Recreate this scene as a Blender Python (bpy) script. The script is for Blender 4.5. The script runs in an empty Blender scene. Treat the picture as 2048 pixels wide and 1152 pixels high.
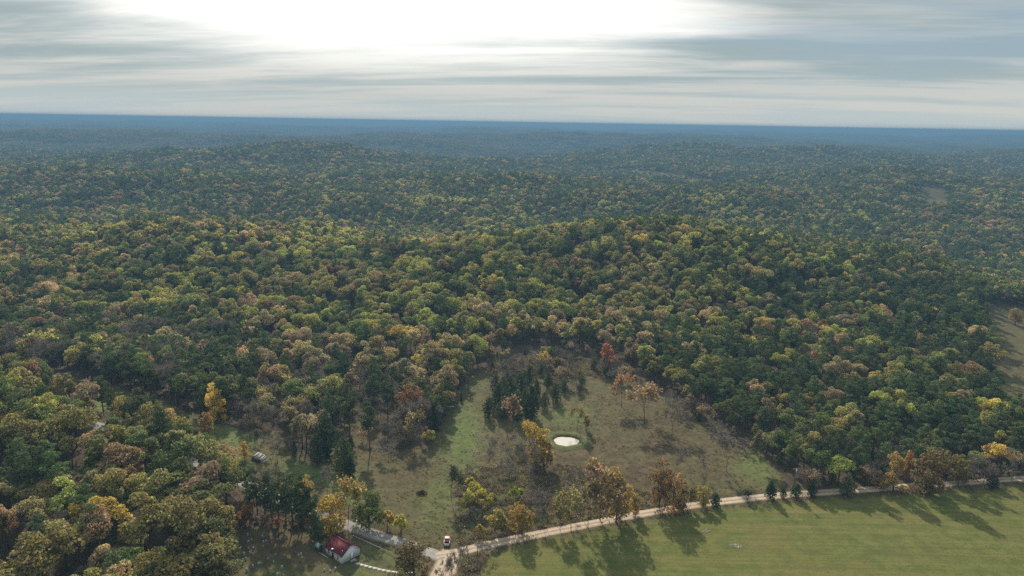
import bpy, bmesh, math, random
import numpy as np
from mathutils import Vector, Matrix, Euler

random.seed(7)
RNG = np.random.default_rng(11)
SC = bpy.context.scene
COL = SC.collection
rad = math.radians

# ------------------------------------------------------------------ camera
CAM_H = 140.0
F_PX, PITCH, ROLL = 1479.0, rad(12.62), rad(0.95)
cam_data = bpy.data.cameras.new('camera')
cam_data.sensor_width = 36.0
cam_data.lens = 36.0 * F_PX / 2048.0
cam_data.clip_start, cam_data.clip_end = 1.0, 80000.0
cam = bpy.data.objects.new('camera', cam_data)
COL.objects.link(cam)
cam.location = (0, 0, CAM_H)
cam.matrix_world = (Matrix.Translation((0, 0, CAM_H)) @ Matrix.Rotation(rad(90) - PITCH, 4, 'X') @ Matrix.Rotation(ROLL, 4, 'Z'))
SC.camera = cam

# ------------------------------------------------------------------ sun, sky, exposure
SUN_EL, SUN_AZ = rad(31.0), rad(-9.0)          # azimuth measured from +Y towards +X
SUN_DIR = Vector((math.sin(SUN_AZ) * math.cos(SUN_EL), math.cos(SUN_AZ) * math.cos(SUN_EL), math.sin(SUN_EL)))
sun_data = bpy.data.lights.new('sun', 'SUN')
sun_data.energy = 5.0
sun_data.angle = rad(1.4)
sun_data.color = (1.0, 0.90, 0.75)
sun = bpy.data.objects.new('sun', sun_data)
COL.objects.link(sun)
sun.rotation_euler = SUN_DIR.to_track_quat('Z', 'Y').to_euler()
sun.location = (0, 0, 400)

SC.view_settings.view_transform = 'Standard'
SC.view_settings.look = 'None'
SC.view_settings.exposure = 0.48
SC.view_settings.gamma = 1.0
SC.view_settings.use_curve_mapping = False
SC.cycles.max_bounces = 5
SC.cycles.diffuse_bounces = 2
SC.cycles.glossy_bounces = 2
SC.cycles.transmission_bounces = 3
SC.cycles.volume_bounces = 0
SC.cycles.transparent_max_bounces = 4
SC.cycles.caustics_reflective = False
SC.cycles.caustics_refractive = False
SC.cycles.use_denoising = False


class NT:
    """Small helper round a node tree."""
    def __init__(self, tree):
        self.t = tree
        tree.nodes.clear()

    def n(self, kind, ins=None, **props):
        nd = self.t.nodes.new(kind)
        for k, v in props.items():
            setattr(nd, k, v)
        for k, v in (ins or {}).items():
            self.put(nd.inputs[k], v)
        return nd

    def put(self, sock, v):
        if hasattr(v, 'is_output'):
            self.t.links.new(v, sock)
        elif hasattr(v, 'outputs'):
            self.t.links.new(v.outputs[0], sock)
        else:
            sock.default_value = v

    def math(self, op, a, b=0.0, c=0.0, clamp=False):
        nd = self.t.nodes.new('ShaderNodeMath')
        nd.operation = op
        nd.use_clamp = clamp
        self.put(nd.inputs[0], a)
        self.put(nd.inputs[1], b)
        self.put(nd.inputs[2], c)
        return nd.outputs[0]

    def step(self, x, a, b, lo=0.0, hi=1.0):
        nd = self.n('ShaderNodeMapRange', {0: x, 1: a, 2: b, 3: lo, 4: hi}, interpolation_type='SMOOTHSTEP')
        return nd.outputs[0]

    def mix(self, f, a, b, blend='MIX'):
        nd = self.t.nodes.new('ShaderNodeMix')
        nd.data_type = 'RGBA'
        nd.blend_type = blend
        self.put(nd.inputs[0], f)
        self.put(nd.inputs[6], a)
        self.put(nd.inputs[7], b)
        return nd.outputs[2]

    def noise(self, vec, scale, detail=4.0, rough=0.55, dist=0.0):
        nd = self.n('ShaderNodeTexNoise', {'Vector': vec, 'Scale': scale, 'Detail': detail, 'Roughness': rough, 'Distortion': dist})
        return nd.outputs[0]


def rgba(c):
    return (c[0], c[1], c[2], 1.0)


world = bpy.data.worlds.new('World')
SC.world = world
world.use_nodes = True
w = NT(world.node_tree)
tc = w.n('ShaderNodeTexCoord').outputs['Generated']
sky = w.n('ShaderNodeTexSky', sky_type='NISHITA', sun_disc=False)
sky.sun_elevation = SUN_EL
sky.sun_rotation = SUN_AZ
sky.altitude = 250
sky.air_density = 1.0
sky.dust_density = 0.2
sx = w.n('ShaderNodeSeparateXYZ', {0: tc})
zc = w.math('ADD', w.math('MAXIMUM', sx.outputs[2], 0.0), 0.07)
cx = w.math('DIVIDE', sx.outputs[0], zc)
cy = w.math('DIVIDE', sx.outputs[1], zc)
cp = w.n('ShaderNodeCombineXYZ', {0: w.math('MULTIPLY', cx, 0.30), 1: w.math('ADD', w.math('MULTIPLY', cy, 0.85), w.math('MULTIPLY', cx, 0.10)), 2: 3.7})
n1 = w.noise(cp.outputs[0], 0.55, 5.0, 0.55, 0.6)
n2 = w.noise(cp.outputs[0], 1.6, 5.0, 0.6, 0.3)
dotp = w.n('ShaderNodeVectorMath', {0: tc, 1: SUN_DIR}, operation='DOT_PRODUCT').outputs['Value']
band = w.step(w.math('ADD', n1, w.math('MULTIPLY', w.math('SUBTRACT', n2, 0.5), 0.62)), 0.40, 0.62)
low = w.step(sx.outputs[2], 0.0, 0.075)                       # bands thin out into even haze at the horizon
dark = w.mix(low, rgba((0.39, 0.435, 0.435)), rgba((0.265, 0.325, 0.335)))
cloud = w.mix(band, dark, rgba((0.445, 0.455, 0.430)))
# thinner, bluer cover where the deck opens towards the right
thin = w.math('MULTIPLY', w.step(w.math('ADD', w.noise(cp.outputs[0], 0.45, 5.0, 0.6, 0.6), w.math('MULTIPLY', sx.outputs[0], 0.42)), 0.59, 0.84), w.step(sx.outputs[2], 0.02, 0.13))
cloud = w.mix(w.math('MULTIPLY', thin, 0.85), cloud, rgba((0.195, 0.285, 0.365)))
gap = w.math('SUBTRACT', 1.0, w.math('MULTIPLY', thin, 0.25))
# an overcast deck is brighter overhead than at the horizon
cloud = w.mix(w.step(sx.outputs[2], 0.12, 0.85), cloud, w.mix(1.0, cloud, rgba((1.32, 1.40, 1.48)), 'MULTIPLY'))
# thin cloud round the sun is burnt out
gl = w.math('ADD', dotp, w.math('ADD', w.math('MULTIPLY', w.math('SUBTRACT', n1, 0.5), 0.16), w.math('MULTIPLY', w.math('SUBTRACT', n2, 0.5), 0.10)))
glow = w.step(gl, math.cos(rad(36.5)), math.cos(rad(19)))
core = w.math('POWER', w.math('MAXIMUM', dotp, 0.0), 60.0)
cloud = w.mix(w.math('MULTIPLY', glow, w.step(sx.outputs[2], 0.03, 0.12)), cloud, rgba((1.02, 1.00, 0.95)))
cloud = w.mix(core, cloud, rgba((3.2, 3.0, 2.7)))
bg_cloud = w.n('ShaderNodeBackground', {'Color': cloud, 'Strength': 1.0})
bg_sky = w.n('ShaderNodeBackground', {'Color': sky.outputs[0], 'Strength': 0.05})
mixs = w.n('ShaderNodeMixShader', {0: gap, 1: bg_sky.outputs[0], 2: bg_cloud.outputs[0]})
w.n('ShaderNodeOutputWorld', {0: mixs.outputs[0]})

# ------------------------------------------------------------------ noise and terrain
_perm = np.random.default_rng(5).permutation(256)
_perm = np.concatenate([_perm, _perm])
_gr = np.array([(math.cos(a), math.sin(a)) for a in np.linspace(0, 2 * math.pi, 17)[:16]])


def perlin(x, y):
    x = np.asarray(x, float); y = np.asarray(y, float)
    xi = np.floor(x).astype(int); yi = np.floor(y).astype(int)
    xf = x - xi; yf = y - yi
    u = xf * xf * xf * (xf * (xf * 6 - 15) + 10); v = yf * yf * yf * (yf * (yf * 6 - 15) + 10)

    def g(ix, iy, dx, dy):
        q = _gr[_perm[_perm[ix & 255] + (iy & 255)] & 15]
        return q[..., 0] * dx + q[..., 1] * dy
    a = g(xi, yi, xf, yf); b = g(xi + 1, yi, xf - 1, yf)
    c = g(xi, yi + 1, xf, yf - 1); d = g(xi + 1, yi + 1, xf - 1, yf - 1)
    return (a * (1 - u) + b * u) * (1 - v) + (c * (1 - u) + d * u) * v      # about -0.7 .. 0.7


def fbm(x, y, s, octs=3):
    t = 0.0; amp = 1.0
    for k in range(octs):
        t = t + amp * perlin(x / s + 17.3 * k, y / s - 9.1 * k)
        s *= 0.5; amp *= 0.5
    return t


def sstep(x, a, b):
    t = np.clip((x - a) / (b - a), 0, 1)
    return t * t * (3 - 2 * t)


HILLS = [  # x, y, height, sigma_x, sigma_y
    (-225, 268, 22, 70, 66), (-120, 190, 5, 40, 50),
    (130, 690, 38, 190, 100), (-320, 700, 30, 140, 95), (-95, 730, -12, 75, 130), (-560, 850, 22, 160, 110), (420, 560, 10, 110, 90), (150, 1000, -34, 560, 120), (560, 800, -26, 200, 150), (-750, 1000, -14, 260, 140),
    (-1150, 1350, 30, 420, 200), (300, 1330, 22, 380, 130), (-350, 1450, 18, 300, 150),
    (-640, 2150, 62, 300, 200), (-900, 3200, -75, 700, 420), (-2300, 3600, 55, 900, 420), (-500, 4700, 50, 520, 300), (1150, 3000, 34, 800, 300),
    (2500, 2900, 40, 1100, 400), (-350, 3900, 44, 420, 200), (900, 4500, 34, 700, 350), (1900, 5200, 30, 900, 400),
    (850, 1700, 34, 260, 150), (1050, 1250, 20, 260, 120), (620, 1250, -14, 200, 140),
]


def terrain(x, y):
    x = np.asarray(x, float); y = np.asarray(y, float)
    r = np.hypot(x, y)
    h = np.zeros_like(r)
    for hx, hy, hh, sx_, sy_ in HILLS:
        h = h + hh * np.exp(-((x - hx) / sx_) ** 2 * 0.5 - ((y - hy) / sy_) ** 2 * 0.5)
    m1 = sstep(r, 430, 900)
    h = h + m1 * 24 * fbm(x + 300, y * 1.25 - 120, 460, 3)
    h = h + sstep(r, 415, 600) * 11 * fbm(x + 70, y * 0.6 + 33, 150, 2)
    m2 = sstep(r, 1100, 3500)
    h = h + m2 * (82 * fbm(x - 500, y * 1.35 + 900, 1700, 3) - 6)
    m3 = sstep(r, 4500, 9000)
    h = h + m3 * (24 + 34 * fbm(x, y * 1.6, 4200, 3))
    h = h + sstep(r, 12000, 20000) * (16 + 10 * fbm(x, y, 2500, 2))
    h = h + 0.5 * fbm(x, y, 38, 2) * sstep(y, 205, 260)
    return np.minimum(h, 112 - 14 * (1 - sstep(r, 5000, 12000)))


def hz(x, y):
    return float(terrain(np.array([x]), np.array([y]))[0])


def project(x, y, z):
    """World -> pixel of the 2048 x 1152 frame, used to keep trees off open ground and to choose the largest."""
    x = np.asarray(x, float); y = np.asarray(y, float); dz = np.asarray(z, float) - CAM_H
    f = y * math.cos(PITCH) - dz * math.sin(PITCH)
    u = y * math.sin(PITCH) + dz * math.cos(PITCH)
    f = np.where(f < 1, 1, f)
    a = x / f; b = u / f
    a2 = a * math.cos(ROLL) + b * math.sin(ROLL); b2 = -a * math.sin(ROLL) + b * math.cos(ROLL)
    return 1024 + a2 * F_PX, 576 - b2 * F_PX, f


def W(px, py):
    """Ground point seen at a pixel of the frame."""
    u = (px - 1024) / F_PX; v = (576 - py) / F_PX
    a = u * math.cos(ROLL) - v * math.sin(ROLL); b = u * math.sin(ROLL) + v * math.cos(ROLL)
    d = (a, math.cos(PITCH) + b * math.sin(PITCH), -math.sin(PITCH) + b * math.cos(PITCH))
    z = 0.0
    for _ in range(25):
        t = (z - CAM_H) / d[2]
        x, y = d[0] * t, d[1] * t
        z = 0.5 * z + 0.5 * hz(x, y)
    return Vector((x, y, hz(x, y)))


def inpoly(px, py, poly):
    px = np.asarray(px); py = np.asarray(py)
    r = np.zeros(px.shape, bool)
    n = len(poly)
    for i in range(n):
        x1, y1 = poly[i]; x2, y2 = poly[(i + 1) % n]
        if y1 == y2:
            continue
        c = ((y1 > py) != (y2 > py)) & (px < (x2 - x1) * (py - y1) / (y2 - y1) + x1)
        r ^= c
    return r


# open ground, as outlines on the terrain (given by where they are seen)
FIELD = [(900, 1500), (935, 1185), (975, 1112), (1040, 1089), (1150, 1066), (1300, 1037), (1480, 1012), (1700, 994), (1850, 984), (2048, 971), (2500, 940), (2700, 1500)]
PASTURE = [(880, 1102), (930, 1090), (1000, 1078), (1150, 1048), (1300, 1020), (1480, 996), (1585, 988), (1560, 950), (1520, 905), (1440, 862), (1370, 812), (1300, 765), (1262, 738),
           (1180, 722), (1110, 730), (1000, 752), (975, 738), (945, 745), (915, 790), (885, 850), (850, 905), (770, 890), (760, 850), (700, 830), (668, 880), (640, 935), (585, 905), (545, 862), (480, 862), (410, 838),
           (300, 796), (200, 766), (100, 742), (-100, 712), (-100, 750), (100, 788), (300, 850), (400, 892), (470, 925), (540, 960), (620, 1015), (700, 1052), (800, 1082)]
LAWN = [(380, 1600), (420, 1240), (452, 1150), (450, 1090), (470, 1058), (560, 1046), (640, 1062), (700, 1068), (800, 1092), (865, 1108), (880, 1180), (880, 1600)]
PATCH = [(1960, 622), (2010, 612), (2300, 630), (2300, 900), (2075, 862), (2010, 838), (1985, 780), (1982, 700), (1970, 650)]
CLEARINGS = [[(1225, 340), (1270, 338), (1400, 358), (1480, 374), (1480, 380), (1390, 368), (1250, 349)],
             [(1235, 376), (1290, 378), (1340, 391), (1330, 396), (1240, 386)],
             [(1838, 374), (1888, 376), (1898, 422), (1848, 418)], [(1590, 397), (1625, 399), (1628, 407), (1590, 406)]]
ROADS = {
    'dirt_road': ([(872, 1112), (905, 1107), (950, 1096), (1000, 1084), (1080, 1068), (1150, 1054), (1230, 1038), (1300, 1025), (1400, 1009), (1480, 999), (1600, 988), (1700, 981), (1850, 971), (2048, 957), (2300, 938)], 4.6),
    'lane': ([(770, 2600), (832, 1750), (850, 1420), (866, 1240), (878, 1165), (893, 1132), (905, 1100)], 7.6),
    'paved_road': ([(895, 1118), (860, 1106), (800, 1085), (748, 1069), (700, 1052), (640, 1028), (590, 1008), (545, 990), (490, 968), (430, 942), (360, 912), (285, 882), (200, 852), (100, 822), (-100, 775)], 5.8),
}


def spline(pts, n=14):
    P = [np.array(p, float) for p in pts]
    P = [2 * P[0] - P[1]] + P + [2 * P[-1] - P[-2]]
    out = []
    for i in range(1, len(P) - 2):
        for k in range(n):
            t = k / n
            a, b, c, d = P[i - 1], P[i], P[i + 1], P[i + 2]
            out.append(0.5 * (2 * b + (c - a) * t + (2 * a - 5 * b + 4 * c - d) * t * t + (3 * b - a - 3 * c + d) * t ** 3))
    out.append(P[-2])
    return np.array(out)


ROAD_LINES = {}
for nm_, (pp, wd) in ROADS.items():
    ROAD_LINES[nm_] = (spline([tuple(W(*p))[:2] for p in pp], 12), wd)


def road_dist(x, y):
    x = np.asarray(x, float); y = np.asarray(y, float)
    d = np.full(x.shape, 1e6)
    for nm_, (ln, wd) in ROAD_LINES.items():
        for i in range(0, len(ln), 2):
            d = np.minimum(d, np.hypot(x - ln[i, 0], y - ln[i, 1]) - wd / 2)
    return d


# ------------------------------------------------------------------ materials
def material(name):
    m = bpy.data.materials.new(name)
    m.use_nodes = True
    return m, NT(m.node_tree)


def principled(t, col, rough=0.8, bump=None, bdist=0.1, bstr=0.6, **kw):
    p = t.n('ShaderNodeBsdfPrincipled')
    t.put(p.inputs['Base Color'], col)
    t.put(p.inputs['Roughness'], rough)
    p.inputs['Specular IOR Level'].default_value = kw.get('spec', 0.3)
    p.inputs['Metallic'].default_value = kw.get('metal', 0.0)
    if bump is not None:
        b = t.n('ShaderNodeBump', {'Height': bump, 'Distance': bdist, 'Strength': bstr})
        t.put(p.inputs['Normal'], b.outputs[0])
    t.n('ShaderNodeOutputMaterial', {0: p.outputs[0]})
    return p


def simple(name, col, rough=0.7, var=0.25, scale=6.0, spec=0.3, metal=0.0, bump=0.0):
    m, t = material(name)
    co = t.n('ShaderNodeTexCoord').outputs['Object']
    nz = t.noise(co, scale, 5.0, 0.6)
    c = t.mix(t.step(nz, 0.3, 0.7), rgba([v * (1 - var) for v in col]), rgba([min(1, v * (1 + var * 0.6)) for v in col]))
    principled(t, c, rough, nz if bump else None, bump or 0.1, 0.6, spec=spec, metal=metal)
    return m


def leaf_material(name, trans, var):
    m, t = material(name)
    at = t.n('ShaderNodeAttribute', attribute_type='INSTANCER', attribute_name='tint').outputs['Color']
    rnd = t.n('ShaderNodeNewGeometry').outputs['Random Per Island']
    hsv = t.n('ShaderNodeHueSaturation', {'Hue': t.n('ShaderNodeMapRange', {0: rnd, 3: 0.5 - 0.035 * var, 4: 0.5 + 0.035 * var}).outputs[0],
                                          'Saturation': t.n('ShaderNodeMapRange', {0: t.math('FRACT', t.math('MULTIPLY', rnd, 7.3)), 3: 0.75, 4: 1.1}).outputs[0],
                                          'Value': t.n('ShaderNodeMapRange', {0: t.math('FRACT', t.math('MULTIPLY', rnd, 13.7)), 3: 1 - 0.35 * var, 4: 1 + 0.4 * var}).outputs[0],
                                          'Color': at})
    d = t.n('ShaderNodeBsdfDiffuse', {'Color': hsv.outputs[0]})
    tr = t.n('ShaderNodeBsdfTranslucent', {'Color': hsv.outputs[0]})
    mx = t.n('ShaderNodeMixShader', {0: trans, 1: d.outputs[0], 2: tr.outputs[0]})
    t.n('ShaderNodeOutputMaterial', {0: mx.outputs[0]})
    return m


M_LEAF = leaf_material('broad_leaves', 0.48, 1.0)
M_NEEDLE = leaf_material('pine_needles', 0.25, 0.8)
M_WEED = leaf_material('dry_weeds', 0.3, 1.0)
M_BARK = simple('bark', (0.10, 0.082, 0.066), 0.9, 0.4, 3.0, spec=0.1)
M_TWIG = simple('grey_twigs', (0.26, 0.215, 0.175), 0.9, 0.3, 1.0, spec=0.1)


def ground_material():
    m, t = material('ground_cover')
    co = t.n('ShaderNodeTexCoord').outputs['Object']
    fld = t.n('ShaderNodeAttribute', attribute_name='mown').outputs['Fac']
    pst = t.n('ShaderNodeAttribute', attribute_name='pasture').outputs['Fac']
    grn = t.n('ShaderNodeAttribute', attribute_name='lush').outputs['Fac']
    rus = t.n('ShaderNodeAttribute', attribute_name='bracken').outputs['Fac']
    can = t.n('ShaderNodeAttribute', attribute_name='canopy').outputs['Fac']
    big = t.noise(co, 0.035, 4.0, 0.6, 0.5)
    mid = t.noise(co, 0.22, 5.0, 0.65, 0.4)
    fine = t.noise(co, 1.3, 4.0, 0.7, 0.3)
    # leaf litter under the trees
    lit = t.mix(t.step(mid, 0.35, 0.65), rgba((0.045, 0.035, 0.026)), rgba((0.085, 0.064, 0.044)))
    # mown field: green with faint tan swaths
    wv = t.n('ShaderNodeMapping', {'Vector': co, 'Rotation': (0, 0, rad(-17)), 'Scale': (0.02, 0.30, 1)}).outputs[0]
    sw = t.noise(wv, 1.0, 4.0, 0.6, 0.4)
    fg = t.mix(t.step(mid, 0.3, 0.7), rgba((0.080, 0.094, 0.026)), rgba((0.130, 0.132, 0.039)))
    fg = t.mix(t.math('MULTIPLY', t.step(sw, 0.50, 0.66), 0.55), fg, rgba((0.165, 0.132, 0.052)))
    fg = t.mix(t.math('MULTIPLY', t.step(big, 0.52, 0.66), 0.45), fg, rgba((0.150, 0.118, 0.045)))
    mw_ = t.noise(t.n('ShaderNodeMapping', {'Vector': co, 'Rotation': (0, 0, rad(-15)), 'Scale': (0.012, 0.75, 1)}).outputs[0], 1.0, 3.0, 0.6, 0.8)
    fg = t.mix(t.math('MULTIPLY', t.step(mw_, 0.45, 0.60), 0.38), fg, rgba((0.062, 0.074, 0.022)))
    fg = t.mix(t.math('MULTIPLY', t.step(fine, 0.45, 0.75), 0.5), fg, rgba((0.058, 0.062, 0.020)))
    # rough pasture: tan dead grass with green
    pg = t.mix(t.step(mid, 0.32, 0.68), rgba((0.062, 0.046, 0.027)), rgba((0.118, 0.088, 0.050)))
    pg = t.mix(t.math('MULTIPLY', t.step(big, 0.48, 0.66), 0.5), pg, rgba((0.080, 0.086, 0.035)))
    lush = t.mix(t.step(mid, 0.3, 0.7), rgba((0.070, 0.105, 0.031)), rgba((0.130, 0.150, 0.050)))
    pg = t.mix(grn, pg, lush)
    pg = t.mix(t.math('MULTIPLY', t.step(fine, 0.42, 0.72), 0.55), pg, rgba((0.052, 0.042, 0.024)))
    pg = t.mix(rus, pg, t.mix(t.step(mid, 0.3, 0.7), rgba((0.052, 0.034, 0.022)), rgba((0.098, 0.066, 0.040))))
    # closed woods far off, where single crowns are smaller than a pixel
    cn = t.noise(co, 0.055, 6.0, 0.7, 0.2)
    cg = t.mix(t.step(cn, 0.32, 0.66), rgba((0.028, 0.033, 0.018)), rgba((0.100, 0.098, 0.046)))
    c = t.mix(pst, lit, pg)
    c = t.mix(fld, c, fg)
    c = t.mix(can, c, cg)
    hgt = t.math('ADD', t.math('MULTIPLY', fine, 0.5), mid)
    principled(t, c, 0.95, hgt, 0.25, 0.7, spec=0.05)
    return m


M_GROUND = ground_material()


def road_material(name, c1, c2, verge, rut):
    m, t = material(name)
    co = t.n('ShaderNodeTexCoord').outputs['Object']
    ac = t.n('ShaderNodeAttribute', attribute_name='across').outputs['Fac']
    n_a = t.noise(co, 0.5, 5.0, 0.65, 0.5); n_b = t.noise(co, 3.0, 4.0, 0.7)
    c = t.mix(t.step(n_a, 0.3, 0.7), rgba(c1), rgba(c2))
    c = t.mix(t.math('MULTIPLY', t.step(n_b, 0.4, 0.8), 0.35), c, rgba([v * 0.6 for v in c1]))
    ab = t.math('ABSOLUTE', ac)
    if rut:
        mid_ = t.math('MULTIPLY', t.step(ab, 0.26, 0.06), 0.45)
        c = t.mix(mid_, c, rgba(verge))
    trk = t.math('MULTIPLY', t.step(t.math('ABSOLUTE', t.math('SUBTRACT', ab, 0.42)), 0.22, 0.05), 0.30)
    c = t.mix(trk, c, rgba([min(1, v * 1.18) for v in c2]))
    edge = t.step(t.math('ADD', ab, t.math('MULTIPLY', t.math('SUBTRACT', n_a, 0.5), 0.55)), 0.78, 1.0)
    c = t.mix(edge, c, rgba(verge))
    principled(t, c, 0.9, n_b, 0.03, 0.5, spec=0.15)
    return m


# ------------------------------------------------------------------ mesh helpers
def mesh_from(name, verts, faces_flat, sizes, mats, mat_idx=None, smooth=False):
    me = bpy.data.meshes.new(name)
    verts = np.asarray(verts, np.float32); faces_flat = np.asarray(faces_flat, np.int32); sizes = np.asarray(sizes, np.int32)
    me.vertices.add(len(verts)); me.vertices.foreach_set('co', verts.ravel())
    me.loops.add(len(faces_flat)); me.loops.foreach_set('vertex_index', faces_flat)
    me.polygons.add(len(sizes))
    starts = np.concatenate([[0], np.cumsum(sizes)[:-1]]).astype(np.int32)
    me.polygons.foreach_set('loop_start', starts)
    me.polygons.foreach_set('loop_total', sizes)
    if mat_idx is not None:
        me.polygons.foreach_set('material_index', np.asarray(mat_idx, np.int32))
    if smooth:
        me.polygons.foreach_set('use_smooth', np.ones(len(sizes), bool))
    for m in mats:
        me.materials.append(m)
    me.update(calc_edges=True)
    return me


class MB:
    """Collects boxes, tubes and quads into one mesh."""
    def __init__(self):
        self.v = []; self.f = []; self.s = []; self.mi = []
        self.cnt = 0

    def add(self, verts, faces, mi=0):
        b = self.cnt
        self.v.extend(verts); self.cnt += len(verts)
        for f in faces:
            self.f.extend([i + b for i in f]); self.s.append(len(f)); self.mi.append(mi)

    def add_np(self, verts, quads, mi=0):
        b = self.cnt
        self.v.extend(verts.tolist()); self.cnt += len(verts)
        self.f.extend((quads + b).ravel().tolist()); self.s.extend([quads.shape[1]] * len(quads)); self.mi.extend([mi] * len(quads))

    def box(self, c, size, rot=None, mi=0, taper=1.0):
        hx, hy, hz_ = [s / 2 for s in size]
        vs = []
        for z in (-1, 1):
            k = taper if z > 0 else 1.0
            for x, y in ((-1, -1), (1, -1), (1, 1), (-1, 1)):
                vs.append(Vector((x * hx * k, y * hy * k, z * hz_)))
        if rot is not None:
            R_ = Euler(rot).to_matrix()
            vs = [R_ @ v for v in vs]
        c = Vector(c)
        self.add([tuple(v + c) for v in vs], [(3, 2, 1, 0), (4, 5, 6, 7), (0, 1, 5, 4), (1, 2, 6, 5), (2, 3, 7, 6), (3, 0, 4, 7)], mi)

    def tube(self, p, q, r0, r1, n=5, mi=0, cap=True):
        p = Vector(p); q = Vector(q); d = q - p
        if d.length < 1e-5:
            return
        d.normalize()
        a = d.orthogonal().normalized(); b = d.cross(a)
        vs = []
        for c, r in ((p, r0), (q, r1)):
            for k in range(n):
                t = 2 * math.pi * k / n
                vs.append(tuple(c + a * (r * math.cos(t)) + b * (r * math.sin(t))))
        fs = [(k, (k + 1) % n, n + (k + 1) % n, n + k) for k in range(n)]
        if cap:
            fs += [tuple(range(n))[::-1], tuple(range(n, 2 * n))]
        self.add(vs, fs, mi)

    def prism(self, prof, axis_from, axis_to, mi=0):
        """prof: list of 3D points (closed outline), swept from axis_from to axis_to offsets."""
        a = Vector(axis_from); b = Vector(axis_to); n = len(prof)
        vs = [tuple(Vector(p) + a) for p in prof] + [tuple(Vector(p) + b) for p in prof]
        fs = [(k, (k + 1) % n, n + (k + 1) % n, n + k) for k in range(n)] + [tuple(range(n))[::-1], tuple(range(n, 2 * n))]
        self.add(vs, fs, mi)

    def mesh(self, name, mats, smooth=False):
        return mesh_from(name, self.v, self.f, self.s, mats if isinstance(mats, (list, tuple)) else [mats], self.mi, smooth)

    def obj(self, name, mats, parent=None, smooth=False):
        return link(name, self.mesh(name, mats, smooth), parent)


def link(name, data, parent=None):
    o = bpy.data.objects.new(name, data)
    COL.objects.link(o)
    if parent is not None:
        o.parent = parent
    return o


def tag(o, label=None, cat=None, group=None, kind=None):
    if label: o['label'] = label
    if cat: o['category'] = cat
    if group: o['group'] = group
    if kind: o['kind'] = kind
    return o


def thing(name, label, cat, loc=(0, 0, 0), rz=0.0, group=None):
    o = bpy.data.objects.new(name, None)
    o.empty_display_size = 0.5
    COL.objects.link(o)
    o.location = loc; o.rotation_euler = (0, 0, rz)
    return tag(o, label, cat, group)


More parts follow.
